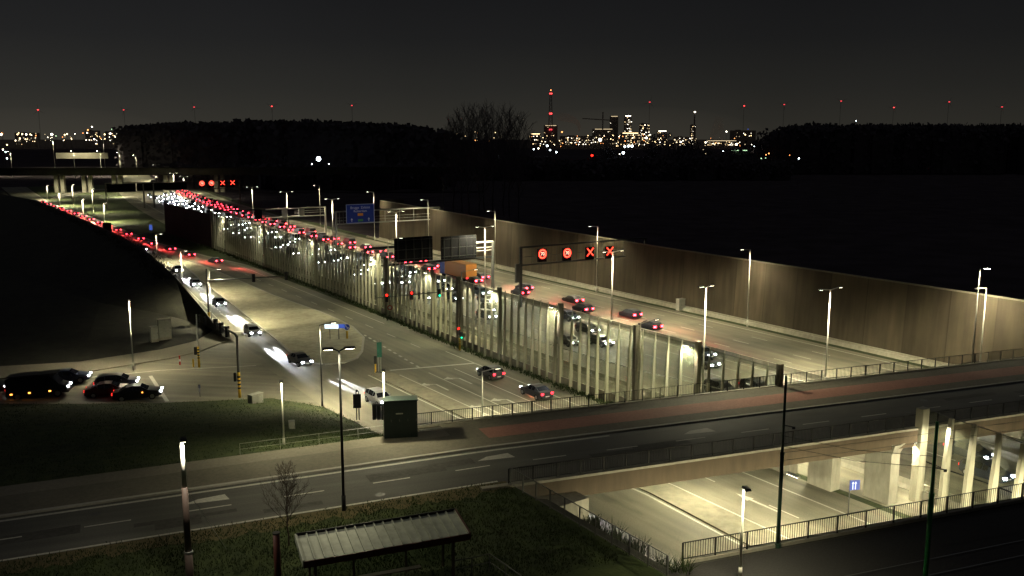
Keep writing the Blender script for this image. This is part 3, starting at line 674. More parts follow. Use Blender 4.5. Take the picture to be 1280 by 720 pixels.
g=at(283,686,0)-b_; MB().tube((0,0,z2),g,.012,n=5).build('guy_wire','galvanised',t)
# tram poles
for lb,bx_,by_,ty,m,r_ in (('slim dark green tram pole standing at the tram bridge railing',972,684,470,'dark_green_paint',.11),('bright green tram pole at the lower right edge, in front of the mesh wall',1156,728,527,'green_paint',.13)):
    b_=at(bx_,by_,0); h=zt(b_,ty); t=thing('tram_pole',lb,'pole',b_)
    MB().tube((0,0,0),(0,0,h*.55),r_,r_*.92,n=12).build('lower_pole',m,t,smooth=True); MB().tube((0,0,h*.55),(0,0,h),r_*.72,r_*.6,n=12).build('upper_pole',m,t,smooth=True)
    MB().tube((0,0,h*.54),(0,0,h*.565),r_*1.1,n=12).build('collar',m,t); MB().tube((0,0,0),(0,0,.25),r_*1.6,n=12).build('base_plate',m,t)
    MB().tube((0,0,h*.72),(.5,-.2,h*.715),.03).box((.5,-.2,h*.71),(.16,.06,.14)).build('bracket','black_metal',t)
pA=at(972,684,0); pB=at(1156,728,0)
for i,(za,zb,ext) in enumerate(((6.0,6.3,40),(6.6,6.9,40))):
    a=pA+Vector((-.5*0,0,za)); d=(pB-pA).normalized()
    t=thing('overhead_wire','thin black wire strung between the two green tram poles, %s one'%('lower' if i==0 else 'upper'),'wire',a); MB().path([(0,0,0),tuple((pB-pA)*.5+Vector((0,0,(zb-za)/2-.25))),tuple(pB-pA+Vector((0,0,zb-za)))],.016).build('wire','black_metal',t)
for i,zz in enumerate((5.6,5.15)):
    a=pA+Vector((0,0,zz)); t=thing('overhead_wire','long thin tram contact wire crossing over the tram bridge, %s one'%('upper' if i==0 else 'lower'),'wire',a); MB().tube((0,0,0),br(110,-19.6-i*1.2,zz)-a,.014,n=5).build('wire','black_metal',t)
# ---------------------------------------------------------------- text
def text_mesh(s,size,m):
    c=bpy.data.curves.new('text','FONT'); c.body=s; c.size=size; c.align_x='CENTER'; c.align_y='CENTER'; o=bpy.data.objects.new('text',c); COL.objects.link(o)
    dg=bpy.context.evaluated_depsgraph_get(); dg.update(); me=bpy.data.meshes.new_from_object(o.evaluated_get(dg)); bpy.data.objects.remove(o); me.materials.clear(); me.materials.append(M[m]); return me
def face_text(name,s,size,m,parent,loc,rz):   # standing text facing local -y after rz
    o=link(name,text_mesh(s,size,m),parent,loc); o.rotation_euler=(math.pi/2,0,rz); return o
# ---------------------------------------------------------------- gantries (local x = across the road to the right, y = away)
def gantry_root(label,s,t): return thing('sign_gantry',label,'gantry',hw(s,t,-6),VA)
def truss(r,x0,x1,z0,z1,m,d=.45,posts=(True,True),br_=True,w=.16):
    for z in (z0,z1): MB().box(((x0+x1)/2,0,z),(x1-x0,w*1.3,w*1.6)).build('beam',m,r)
    q=MB(); k=max(2,int((x1-x0)/2.4))
    for i in range(1,k): x=x0+(x1-x0)*i/k; q.box((x,0,(z0+z1)/2),(.06,.06,z1-z0))
    q.box(((x0+x1)/2,.06,z0+(z1-z0)*.45),(x1-x0,.04,.05)); q.build('walkway_rail',m,r)
    for x,on in ((x0,posts[0]),(x1,posts[1])):
        if on: MB().box((x,0,z1/2),(.42,.42,z1+.2)).build('post',m,r)
def vms(r,x,z,kind,d=-.5,sc_=1.0):
    b_=MB().box((x,d+.2,z-.25*sc_),(1.75*sc_,.36,2.25*sc_)).build('lane_signal','sign_back',r)
    y=d-.0
    if kind=='x':
        q=MB()
        for a in (45,-45):
            i=len(q.v); q.box((0,0,0),(2.0*sc_,.04,.2*sc_)); c,s_=math.cos(R(a)),math.sin(R(a))
            for k in range(i,i+8): X,Y,Z=q.v[k]; q.v[k]=(x+X*c-Z*s_,y+Y-(.01 if a>0 else 0),z+X*s_+Z*c)
        q.build('red_cross','led_red',b_)
        q=MB()
        for a in (45,-45):
            i=len(q.v); q.box((0,0,0),(1.8*sc_,.02,.06*sc_)); c,s_=math.cos(R(a)),math.sin(R(a))
            for k in range(i,i+8): X,Y,Z=q.v[k]; q.v[k]=(x+X*c-Z*s_,y-.03+Y-(.01 if a>0 else 0),z+X*s_+Z*c)
        q.build('cross_core','led_orange',b_)
    else:
        MB().disc((x,y-.01,z),(0,-1,0),.86*sc_,.56*sc_,28).build('red_ring','led_red',b_); MB().disc((x,y-.02,z),(0,-1,0),.76*sc_,.64*sc_,28).build('ring_core','led_orange',b_)
        o=face_text('speed_number','70',.82*sc_,'led_white',b_,(x,y-.03,z-.01),0)
g=gantry_root('overhead sign gantry at right showing two red seventy limits and two red crosses',70.5,37.2)
T0=37.2
truss(g,0,65-T0,6+1.3,6+4.4,'grey_metal')
for t_,z_,k_ in ((41.4,3.05,'70'),(46.7,2.85,'70'),(51.8,2.7,'x'),(56.3,2.55,'x')): vms(g,t_-T0,z_+6,k_)
MB().box((-.7,0,6.0),(.7,.5,3.2)).build('control_box','grey_metal',g)
g=gantry_root('far overhead gantry at left with two glowing red limits and two red crosses',345,14)
truss(g,0,54.5,6+1.2,6+4.6,'dark_post',w=.22)
for t_,k_ in ((52.3,'70'),(56.3,'70'),(61.1,'x'),(65.4,'x')): vms(g,t_-14,3.6+6,k_,sc_=1.25)
MB().box((22,0,8.8),(20,.3,3.0)).build('sign_panel','sign_back',g); MB().box((6,0,8.6),(11,.4,3.4)).build('sign_panel','sign_back',g)
MB().box((18.5,0,5),(.5,.5,10)).build('post','dark_post',g); MB().box((14.5,0,5),(.5,.5,10)).build('post','dark_post',g)
g=gantry_root('gantry with two large black panels seen from behind, over the glass wall',90,17)
q=MB().box((2.8,0,9.5),(5.8,.25,.4)).box((13.5,.1,6.25),(26,.25,.35)).build('beam','black_metal',g)
MB().box((22.8,0,9.25),(7.4,.22,.22)).build('beam','pole_white',g)
MB().box((23.5,0,8.2),(5.6,.06,.07)).build('walkway_rail','pole_white',g); MB().box((23.5,0,7.6),(5.6,.06,.07)).build('walkway_rail','pole_white',g)
MB().box((26.4,0,4.6),(.42,.42,9.4)).build('post','grey_metal',g); MB().box((0,0,4.7),(.42,.42,9.8)).build('post','black_metal',g)
for x0,x1,zl,zh in ((5.5,13.2,6.6,11.1),(15,22.6,6.5,10.8)):
    p=MB().box(((x0+x1)/2,-.25,(zl+zh)/2),(x1-x0,.2,zh-zl)).build('sign_panel','sign_back',g)
    q=MB()
    for k in range(3): q.box(((x0+x1)/2,-.38,zl+.5+k*(zh-zl-1)/2),(x1-x0-.1,.06,.12))
    for k in range(5): q.box((x0+.6+k*(x1-x0-1.2)/4,-.44,(zl+zh)/2),(.1,.05,zh-zl-.1))
    q.build('panel_frame','black_metal',p)
g=gantry_root('gantry carrying the blue direction sign in the middle distance',150,35.4)
MB().box((14.1,0,11.25),(28.3,.25,.3)).box((14.1,0,8.2),(28.3,.2,.25)).build('beam','galvanised',g)
q=MB()
for x in (.9,1.9,9,13,17,21,25): q.box((x,0,9.7),(.06,.06,2.9))
for z in (9.0,9.7): q.box((14,.05,z),(28,.05,.06))
q.build('walkway_rail','galvanised',g)
for x in (0,28.3): MB().box((x,0,5.6),(.4,.4,11.4)).build('post','galvanised',g)
sp_=MB().box((6.2,-.4,10.6),(7.3,.12,4.6)).build('sign_panel','sign_blue',g)
MB().box((6.2,-.455,12.86),(7.3,.06,.08)).box((6.2,-.455,8.34),(7.3,.06,.08)).box((2.55,-.455,10.6),(.08,.06,4.6)).box((9.85,-.455,10.6),(.08,.06,4.6)).build('sign_border','sign_text',sp_)
face_text('lettering','Brugge  Zelzate',.82,'sign_text',sp_,(6.2,-.475,12.05),0); face_text('lettering','Rotterdam',.8,'sign_text',sp_,(6.2,-.475,11.2),0)
MB().box((6.2,-.475,10.35),(1.4,.03,.65)).build('route_badge','sign_orange',sp_); MB().box((6.2,-.475,8.95),(1.3,.03,.55)).build('route_badge','sign_green',sp_)
for x in (3.9,8.4): MB().box((x,-.475,8.9),(.14,.03,.5)).quad((x-.3,-.49,9.1),(x+.3,-.49,9.1),(x,-.49,9.55)).build('arrow','sign_text',sp_)
g=gantry_root('pale gantry frame in front of the blue sign, with a dark box on its beam',200,20)
MB().box((7,0,8.7),(14,.3,.35)).box((7,0,6.0),(14,.3,.3)).build('beam','black_metal',g); MB().box((23,0,8.6),(18.2,.3,.35)).box((23,0,6.2),(18.2,.3,.3)).build('beam','pole_white',g)
MB().box((31.9,0,4.3),(.45,.45,8.8)).build('post','pole_white',g); MB().box((0,0,4.3),(.45,.45,8.8)).build('post','grey_metal',g)
for x,w_,m in ((11.8,2,'sign_back'),(19.5,1.6,'pole_white'),(24.6,1.6,'pole_white')): MB().box((x,-.05,7.4),(w_,.35,2.5)).build('panel',m,g)
MB().box((27,0,7.2),(9,.08,.12)).box((27,0,7.8),(9,.08,.12)).build('walkway_rail','pole_white',g)
b_=at(541,300,-3); t=thing('mast','thin dark mast rising behind the blue sign gantry','mast',hw(152,66,-6)); MB().tube((0,0,0),(0,0,zt(hw(152,66),225)+6),.16,.06).build('pole','grey_metal',t)
# ---------------------------------------------------------------- traffic signals
def sig_head(r,c,ang,lit=None,m='black_metal',k=1.0):
    co_,si=math.cos(ang),math.sin(ang); q=MB().box(c,(.34*k,.26*k,.98*k),ang); h=q.build('signal_head',m,r)
    for i,z in enumerate((.31,0,-.31)):
        f=Vector((c[0]+si*.135*k,c[1]-co_*.135*k,c[2]+z*k)); on=lit is not None and i in lit
        MB().disc(f,(si,-co_,0),.125*k,n=14).build('lamp',(('sig_red','amber_lamp','sig_green')[i] if on else 'black_paint'),h)
        MB().disc(f+Vector((si*.01,-co_*.01,0)),(si,-co_,0),.16*k,.13*k,14).build('visor','black_paint',h)
    return h
def band_pole(r,h,rr=.10):
    MB().tube((0,0,0),(0,0,h),rr*1.25,n=10).build('yellow_base','yellow_paint',r,smooth=True)
    for k in range(4): MB().tube((0,0,h*.42+k*h*.13),(0,0,h*.42+k*h*.13+h*.06),rr*1.31,n=10).build('black_band','black_paint',r)
# mast arm at left
b_=at(262,411,-6); t=thing('traffic_signal','tall mast arm signal at left, seen from behind, reaching over the left street','traffic signal',b_)
zt_=zt(b_,336)+6; za=zt(b_,351)+6
MB().tube((0,0,0),(0,0,zt_),.15,.11).build('pole','grey_metal',t,smooth=True); MB().tube((0,0,0),(0,0,2.6),.19,n=10).build('yellow_base','yellow_paint',t)
ea=Vector((math.cos(VA)*12.5,math.sin(VA)*12.5,za-.25)); MB().tube((0,0,za),ea,.10,.07).build('mast_arm','grey_metal',t)
for f in (.57,.99): p=Vector((0,0,za)).lerp(ea,f); sig_head(t,(p.x,p.y,p.z),A+math.pi/2,m='black_paint',k=1.3)
b_=at(249,459,-5.6); t=thing('traffic_signal','grey signal post with black banded yellow base at the left corner','traffic signal',b_); h=zt(b_,393)+5.6
MB().tube((0,0,0),(0,0,h),.09,.08).build('pole','galvanised',t); band_pole(t,2.7); sig_head(t,(-.35,.1,2.1),R(60)); sig_head(t,(.3,.2,h-.6),R(60)); sig_head(t,(.9,.4,h-.9),R(60))
b_=at(300,501,-6); t=thing('traffic_signal','big dark signal mast with bent arm and black banded yellow base at the junction','traffic signal',b_); h=zt(b_,420)+6
MB().tube((0,0,0),(0,0,h),.16,.13).build('pole','grey_metal',t,smooth=True); band_pole(t,3.3,.13)
ua=(-.62,.78); e2=Vector((ua[0]*6.2,ua[1]*6.2,h+.55)); MB().path([(0,0,h-.1),(ua[0]*.5,ua[1]*.5,h+.15),tuple(e2)],.13,n=10).build('mast_arm','grey_metal',t)
for f in (.45,.72,1.0): p=Vector((0,0,h)).lerp(e2,f); sig_head(t,(p.x,p.y,p.z-.2),R(70),m='black_paint',k=1.25)
sig_head(t,(-.42,0,2.75),R(100)); 
b_=hw(49.2,13.0,-6); t=thing('traffic_signal','mast arm signal over the away lanes with two red heads and one green head','traffic signal',b_)
za=zt(b_,363)+6; MB().tube((0,0,0),(0,0,za+.9),.14,.11).build('pole','dark_post',t)
ea=Vector((-math.cos(VA)*12.6,-math.sin(VA)*12.6,za+.1)); MB().tube((0,0,za),ea,.08,.05).build('mast_arm','grey_metal',t)
for f,lit in ((.235,(2,)),(.57,(0,)),(.86,(0,))): p=Vector((0,0,za)).lerp(ea,f); sig_head(t,(p.x,p.y,p.z-.1),A-math.pi/2-.1,lit,k=1.15)
q=MB().disc((ea.x*.83+.1,ea.y*.83-.2,za-1.35),(.1,-1,0),.34,.2,18).build('round_sign','red_paint',t); MB().disc((ea.x*.83+.1,ea.y*.83-.205,za-1.35),(.1,-1,0),.2,n=16).build('sign_face','white_paint',q); MB().tube((ea.x*.83+.1,ea.y*.83-.1,za-1.1),(ea.x*.83,ea.y*.83,za),.03).build('hanger','grey_metal',t)
b_=hw(47.6,12.3,-6); t=thing('traffic_signal','short signal with red and green lamps on a yellow post by the glass wall','traffic signal',b_)
MB().tube((0,0,0),(0,0,2.9),.07).build('pole','grey_metal',t); band_pole(t,1.75,.11); sig_head(t,(-.18,-.05,2.75),R(18),(0,),k=1.1); sig_head(t,(.22,.02,2.1),R(18),(0+2,),k=1.0)
b_=at(472,466,-5.9); t=thing('traffic_signal','signal on the median tip with a green backing board above it','traffic signal',b_); h=zt(b_,425)+5.9
MB().tube((.12,.1,0),(.12,.1,h),.05).tube((.42,.2,0),(.42,.2,h),.05).build('pole','galvanised',t); MB().box((.27,.05,h-1.25),(.62,.06,1.9),R(20)).build('backing_board','teal_board',t); MB().tube((-.25,0,0),(-.25,0,1.2),.11).build('yellow_base','yellow_paint',t); sig_head(t,(-.25,0,1.65),R(20)); MB().box((.2,-.02,.1),(.9,.3,.12)).build('foot','black_metal',t)
b_=at(447,525,-3.6); t=thing('traffic_signal','black signal seen from behind on twin posts, left of the green cabinet','traffic signal',b_); h=zt(b_,489)+3.6
MB().tube((-.08,0,0),(-.08,0,h),.04).tube((.16,0,0),(.16,0,h),.04).build('pole','black_metal',t); MB().box((0,-.03,h-.95),(.75,.18,1.35),R(10)).build('backing_board','black_metal',t); sig_head(t,(0,.12,h-.8),R(190)); MB().ball((0,0,h+.05),.13).build('finial','black_metal',t)
# ---------------------------------------------------------------- signs, cabinets, street furniture
b_=at(419,424,-5.86); t=thing('direction_sign','low white and blue lit sign on two posts on the paved island','sign',b_); h=1.75
for x in (-.75,.55): MB().tube((x,0,0),(x,0,h),.05).build('post','grey_metal',t)
MB().box((-.45,-.08,1.9),(2.0,.08,.6)).build('white_panel','lit_sign',t); MB().box((1.0,-.08,1.95),(.9,.08,.6)).build('blue_panel','lit_sign_blue',t)
b_=at(434,423,-5.86); t=thing('keep_right_sign','round blue arrow sign on a yellow post at the island tip','sign',b_)
MB().tube((0,0,0),(0,0,1.1),.13,.16).build('yellow_base','yellow_paint',t); MB().tube((0,0,1.0),(0,0,1.5),.04).build('post','grey_metal',t); q=MB().disc((0,-.06,1.7),(0,-1,.1),.42).build('sign_face','sign_blue',t); MB().disc((0,-.055,1.7),(0,-1,.1),.48,.42).build('rim','white_paint',q); MB().quad((-.24,-.085,1.9),(-.14,-.085,1.98),(.2,-.085,1.56),(.1,-.085,1.48)).quad((.26,-.086,1.42),(.26,-.086,1.75),(-.06,-.086,1.42)).build('arrow','white_paint',q)
b_=hw(228,1,-6); b_=at(135,298,-5); t=thing('sign_board','black square board on two posts above the dark bank at left','sign',b_); h=zt(b_,278)+5
MB().box((0,0,h-1.3),(3.0,.12,2.5),R(-20)).build('board','black_metal',t)
for x in (-.9,.9): MB().tube((x,.12-x*.3,0),(x,.12-x*.3,h-.5),.07).build('post','grey_metal',t)
b_=at(189,292,-6); t=thing('blue_sign','small blue sign on the verge where the street bends at left','sign',b_); MB().tube((0,0,0),(0,0,2.2),.05).build('post','grey_metal',t); MB().box((0,-.06,1.9),(1.1,.05,1.6),R(-20)).build('sign_face','lit_sign_blue',t)
b_=at(1060,645,-6); t=thing('lane_sign','small blue and white lane sign on a post beside the bridge column','sign',b_); h=zt(b_,600)+6
MB().tube((0,0,0),(0,0,h),.045).build('post','grey_metal',t); f=MB().box((.35,-.08,h-.38),(.82,.05,.78),R(10)).build('sign_face','lit_sign_blue',t); 
q=MB()
for x in (.16,.38): q.box((x,-.15+(x-.35)*.17,h-.45),(.07,.02,.5),R(10)).quad((x-.1,-.165+(x-.35)*.17,h-.22),(x+.1,-.165+(x-.35)*.17,h-.22),(x,-.165+(x-.35)*.17,h-.05))
q.build('lane_arrows','lit_sign',f)
def cabinet(name,label,b_,w_,d,h,m,rz=0,extra=True,parts=2):
    t=thing(name,label,'cabinet',b_,rz)
    MB().box((0,0,h/2),(w_,d,h)).build('housing',m,t); MB().box((0,0,h+.04),(w_*1.05,d*1.08,.08)).build('cap',m,t); MB().box((0,0,-.15),(w_*1.02,d*1.02,.4)).build('plinth','concrete',t)
    for k in range(parts):
        x=-w_/2+w_*(k+.5)/parts; dr=MB().box((x,-d/2-.012,h*.5),(w_/parts*.93,.02,h*.9)).build('door',m,t); MB().box((x+w_/parts*.35,-d/2-.035,h*.5),(.04,.03,.18)).build('handle','grey_metal',dr)
    return t
c=cabinet('utility_cabinet','large dark green utility cabinet at the start of the bridge railing',at(501,546,.0),2.55,1.2,zt(at(501,546,0),499),'cabinet_green',R(10),parts=4); MB().box((-.1,-.64,zt(at(501,546,0),514)),(.55,.02,.1)).build('nameplate','cabinet_grey',c)
cabinet('grey_cabinet','tall pale grey cabinet on the dark bank, the taller of the joined pair',at(206,421,-4.6),1.7,.8,2.5,'cabinet_grey',R(35),parts=2); cabinet('grey_cabinet','pale grey cabinet on the dark bank, the lower of the joined pair',at(193,424,-4.6),.95,.8,1.75,'cabinet_grey',R(35),parts=1)
cabinet('grey_cabinet','low dark grey cabinet on the grass beside the banded signal mast',at(320,512,-5.7),1.5,.7,1.7,'cabinet_grey',R(55))
cabinet('grey_cabinet','small pale cabinet on the verge below the brown boarded wall',hw(53.5,58.6,-6),1.4,.8,1.9,'cabinet_grey',VA)
cabinet('grey_cabinet','tiny grey box on the grass slope near the thin handrail',at(365,538,-1.9),.5,.4,.8,'cabinet_grey',R(20),parts=1)
q=MB().box((0,0,.15),(1.9,1.3,.3)).build('concrete_slab','concrete',None,at(332,514,-5.9),R(35)); tag(q,'flat concrete slab in the grass beside the low grey cabinet','slab')
q=MB().ball((0,0,.05),.5,10,5,.45).build('boulder','concrete',None,at(376,543,-1.7)); tag(q,'small pale stone lying on the grass slope below the handrail','stone')
for i,px in enumerate((468,473.5,479)):
    b_=at(px,524,-1.9); t=thing('dark_bin',('leftmost','middle','rightmost')[i]+' of three narrow black boxes beside the green cabinet','bin',b_,R(15)); MB().box((0,0,.65),(.34,.4,1.3)).build('body','black_metal',t); MB().box((0,0,1.33),(.38,.44,.08)).build('lid','black_metal',t)
b_=at(225,456,-5.5); t=thing('bollard','red and white bollard at the side street mouth','bollard',b_); MB().tube((0,0,0),(0,0,1.2),.09).build('post','red_paint',t); MB().tube((0,0,.45),(0,0,.75),.095).build('white_band','white_paint',t)
b_=at(242,459,-5.6); t=thing('bollard','short yellow bollard beside the left corner signal','bollard',b_); MB().tube((0,0,0),(0,0,1.0),.1).ball((0,0,1.0),.1).build('post','yellow_paint',t)
b_=at(250,497,-5.5); t=thing('bollard','thin black post at the grass edge of the side street','bollard',b_); MB().tube((0,0,0),(0,0,1.5),.05).build('post','black_metal',t); MB().box((0,0,1.3),(.2,.06,.4)).build('plate','black_metal',t)
# brown post by the shelter
b_=at(349,752,0); t=thing('brown_post','thick red-brown post left of the shelter','post',b_); h=zt(b_,667); MB().tube((0,0,0),(0,0,h),.17,n=14).build('post','brown_paint',t,smooth=True); MB().tube((0,0,h),(0,0,h+.06),.19,n=14).build('cap','black_metal',t)
# ---------------------------------------------------------------- shelter
def shelter():
    z=2.75; fl_=at(381,706,z-.25); fr=at(586,671,z-.25); bl=at(357,683,z+.1); brr=at(553,649,z+.1)
    t=thing('tram_shelter','waiting shelter with ribbed metal roof and brown fascia at the bottom edge','shelter',(fl_.x,fl_.y,0),math.atan2(fr.y-fl_.y,fr.x-fl_.x))
    W=(fr-fl_).length; D=2.35; zf,zb=z-.1,z+.25
    q=MB().quad((0,0,zf),(W,0,zf),(W,D,zb),(0,D,zb)).quad((0,0,zf-.05),(W,0,zf-.05),(W,D,zb-.05),(0,D,zb-.05)); rf=q.build('roof','roof_metal',t)
    q=MB(); n_=17
    for i in range(n_+1): x=W*i/n_; q.quad((x-.05,0,zf+.01),(x+.05,0,zf+.01),(x+.03,0,zf+.08),(x-.03,0,zf+.08)); q.quad((x-.03,0,zf+.08),(x+.03,0,zf+.08),(x+.03,D,zb+.08),(x-.03,D,zb+.08)); q.quad((x-.05,0,zf+.005),(x-.03,0,zf+.08),(x-.03,D,zb+.08),(x-.05,D,zb+.005)); q.quad((x+.05,0,zf+.005),(x+.03,0,zf+.08),(x+.03,D,zb+.08),(x+.05,D,zb+.005))
    q.build('roof_ribs','roof_metal',rf)
    MB().box((W/2,-.05,zf-.12),(W+.1,.09,.34)).build('fascia','brown_paint',t); 
    for x in (-.06,W+.06):
        q=MB(); q.quad((x-.04,-.05,zf-.25),(x+.04,-.05,zf-.25),(x+.04,-.05,zf+.1),(x-.04,-.05,zf+.1)); q.quad((x-.04,-.05,zf+.1),(x+.04,-.05,zf+.1),(x+.04,D,zb+.12),(x-.04,D,zb+.12)); q.quad((x-.04,-.05,zf-.25),(x-.04,-.05,zf+.1),(x-.04,D,zb+.12),(x-.04,D,zb-.22)); q.quad((x+.04,-.05,zf-.25),(x+.04,-.05,zf+.1),(x+.04,D,zb+.12),(x+.04,D,zb-.22)); q.build('side_trim','roof_metal' if x<0 else 'brown_paint',t)
    MB().box((W/2,D+.03,zb+.02),(W+.1,.09,.22)).build('gutter','black_metal',t)
    for x in (.55,W-.75): MB().box((x,.35,zf/2),(.14,.14,zf-.02)).build('post','brown_grey',t)
    for x in (.55,W/3,W*2/3,W-.75): MB().box((x,D-.25,zb/2),(.1,.1,zb-.1)).build('post','brown_grey',t)
    MB().quad((.6,D-.25,.15),(W-.8,D-.25,.15),(W-.8,D-.25,2.5),(.6,D-.25,2.5)).build('glass_pane','shelter_glass',t)
    MB().quad((W-.75,.42,.15),(W-.75,D-.3,.15),(W-.75,D-.3,2.4),(W-.75,.42,2.4)).build('glass_pane','shelter_glass',t)
    MB().box((W/2,D-.6,.45),(W*.5,.35,.06)).build('bench','brown_grey',t)
shelter()
# ---------------------------------------------------------------- cars (local x = forward)
CARS={ # stations: x, belt z, roof z, half width ; bottom .22
 'hatch':dict(st=[(-2.05,.55,.62,.74),(-1.98,.95,1.05,.84),(-1.75,.98,1.38,.87),(-1.0,.96,1.50,.89),(.1,.94,1.49,.89),(.55,.93,1.36,.89),(1.15,.92,.97,.88),(1.75,.80,.84,.84),(2.02,.60,.66,.74)],cab=(2,5),ws=(5,6),rw=(1,2),wx=(-1.28,1.27),L=(2.0,-2.02)),
 'sedan':dict(st=[(-2.3,.60,.66,.74),(-2.22,.92,.96,.84),(-1.65,.97,1.03,.88),(-.95,.95,1.36,.9),(-.3,.94,1.44,.9),(.35,.93,1.38,.9),(1.05,.92,.96,.89),(1.85,.80,.84,.85),(2.28,.58,.64,.74)],cab=(3,5),ws=(5,6),rw=(2,3),wx=(-1.4,1.42),L=(2.24,-2.26)),
 'van':dict(st=[(-2.6,.6,1.2,.90),(-2.55,1.05,1.95,.97),(-2.2,1.05,2.08,.98),(0,1.05,2.10,.98),(1.1,1.02,2.02,.98),(1.35,1.0,1.82,.97),(1.95,.98,1.12,.95),(2.45,.82,.92,.9),(2.62,.6,.66,.82)],cab=(2,5),ws=(5,6),rw=(0,1),wx=(-1.6,1.72),L=(2.58,-2.57)),
}
def car_meshes(kind):
    c=CARS[kind]; S=c['st']; b=MB(); n=8
    for x,zb,zr,w_ in S:
        k=max(.0,min(1,(zr-zb)/.5)); wr=w_*(.93-.22*k) if kind!='van' else w_*(.95-.1*k)
        z0=.24 if abs(x)<1.9 else .34
        for y,z in ((-w_*.94,z0),(-w_,.5*(z0+zb)),(-w_*.97,zb),(-wr,zr),(wr,zr),(w_*.97,zb),(w_,.5*(z0+zb)),(w_*.94,z0)): b.v.append((x,y,z))
    for i in range(len(S)-1):
        for j in range(n): b.f.append((i*n+j,i*n+(j+1)%n,(i+1)*n+(j+1)%n,(i+1)*n+j))
    b.f.append(tuple(range(n))); b.f.append(tuple((len(S)-1)*n+n-1-j for j in range(n)))
    P=lambda i,j:Vector(b.v[i*n+j])
    def inset(a,b_,c_,d,off,k=.12):
        cen=(a+b_+c_+d)/4; nn=(b_-a).cross(d-a).normalized()
        if nn.dot(cen-Vector((0,0,.7)))<0: nn=-nn
        return [tuple(p.lerp(cen,k)+nn*off) for p in (a,b_,c_,d)]
    out={}
    i0,i1=c['cab']; g=MB()
    for j0,j1 in ((2,3),(5,4)):
        q=MB(); side=range(i0,i1)
        for i in side: q.quad(*inset(P(i,j0),P(i+1,j0),P(i+1,j1),P(i,j1),.012,.10))
        out.setdefault('side',[]).append(q)
    a,d=c['ws']; out['ws']=MB().quad(*inset(P(a,2).lerp(P(a,3),.95),P(d,3),P(d,4),P(a,5).lerp(P(a,4),.95),.014,.08)) if False else MB().quad(*inset(P(a,3),P(d,3),P(d,4),P(a,4),.014,.07))
    a,d=c['rw']; out['rw']=MB().quad(*inset(P(a,3),P(d,3),P(d,4),P(a,4),.014,.08))
    return b,out
CM={}
def make_car(kind,paint,label,lights=('head_lamp_dim','tail_lamp_near'),detail=True,lw=1.0):
    c=CARS[kind]; b,o=car_meshes(kind)
    t=thing('car' if kind!='van' else 'van',label,'car' if kind!='van' else 'van')
    b.build('body',paint,t,smooth=False)
    if detail:
        for q in o['side']: q.build('side_window','car_glass',t)
        o['ws'].build('windscreen','car_glass',t); o['rw'].build('rear_window','car_glass',t)
        wr=.33 if kind!='van' else .36
        for x in c['wx']:
            for s in (-1,1):
                W=MB().tube((0,-.11,0),(0,.11,0),wr,n=18).build('wheel','tyre',t,(x,s*(c['st'][4][3]-.07),wr)); MB().tube((0,s*.112,0),(0,s*.125,0),wr*.62,n=14).build('rim','rim',W)
        for s in (-1,1): MB().box((.55,s*(c['st'][5][3]+.09),1.0),(.14,.2,.13)).build('mirror',paint,t)
        for x,nm in ((c['L'][0]+.04,'number_plate'),(c['L'][1]-.04,'number_plate')): MB().box((x,0,.5),(.02,.5,.11)).build(nm,'white_paint',t)
    zf=.68 if kind!='van' else .8; zr=.82 if kind!='van' else .98
    for s in (-1,1):
        if lights[0]: MB().box((c['L'][0]-.03,s*.6*lw,zf),(.22,.3*lw,.15*lw)).build('headlight',lights[0],t)
        if lights[1]: MB().box((c['L'][1]+.06,s*.66,zr),(.2,.3*lw,.2*lw)).build('tail_light',lights[1],t)
    return t
def beam(t,power,x=2.52,size=5.5,pair=True,slope=-.062,col=(.9,.95,1),z=.68,ws=(-.62,.62)):  # narrow spots added at car lamps, red ones too, to streak the road
    for y in (ws if pair else (0,)):
        L=bpy.data.lights.new('car_beam','SPOT'); L.energy=power; L.color=col; L.spot_size=R(size); L.spot_blend=.8; L.shadow_soft_size=.05
        o=link('car_beam',L,t,(x,y,z)); o.rotation_euler=Vector((1 if x>0 else -1,0,slope)).to_track_quat('-Z','Y').to_euler()
# waiting cars on the side street
dA=st(lift(0,490)); 
hd=math.atan2((lift(200,485)-lift(60,488)).y,(lift(200,485)-lift(60,488)).x)
def park(t,px,py,rz,k=1.0):
    p=lift(px,py); t.location=p+Vector((0,0,.01)); t.rotation_euler=(0,R(-2.0),rz); t.scale=(k,k,k); return t
t=park(make_car('hatch','car_paint_1','dark hatchback waiting on the side street, nearest to the tall pale lamp post',('head_lamp_dim','tail_lamp_near')),147,485,hd,1.12); beam(t,3000,size=14,pair=False,slope=-.09)
t=park(make_car('sedan','car_paint_0','black car nearest the stop line and the grass, first of the waiting cars',('head_lamp_dim','tail_lamp_near')),173,498,hd,1.1); beam(t,3000,size=14,pair=False,slope=-.09); MB().box((.55,-.93,.8),(.12,.06,.1)).build('side_indicator','amber_lamp',t)
t=park(make_car('sedan','car_paint_4','dark red car half hidden between the hatchback and the front black car',('head_lamp_dim','tail_lamp_near')),137,494,hd,1.05)
t=park(make_car('van','car_paint_0','black van with three amber side lamps, waiting behind the cars at far left',('head_lamp_dim','tail_lamp_near')),50,495,hd,1.18); beam(t,3000,size=14,pair=False,slope=-.09)
for x in (-2.1,-.6,1.1): MB().box((x,-.99,.62),(.2,.06,.12)).build('side_marker_lamp','amber_lamp',t)
MB().box((-.3,0,2.13),(4.2,1.5,.05)).build('roof_rack','black_metal',t)
t=park(make_car('sedan','car_paint_5','dark blue car in the far lane, seen just past the black van',('head_lamp_dim','tail_lamp_near')),85,478,hd,1.08); beam(t,3000,size=14,pair=False,slope=-.09)
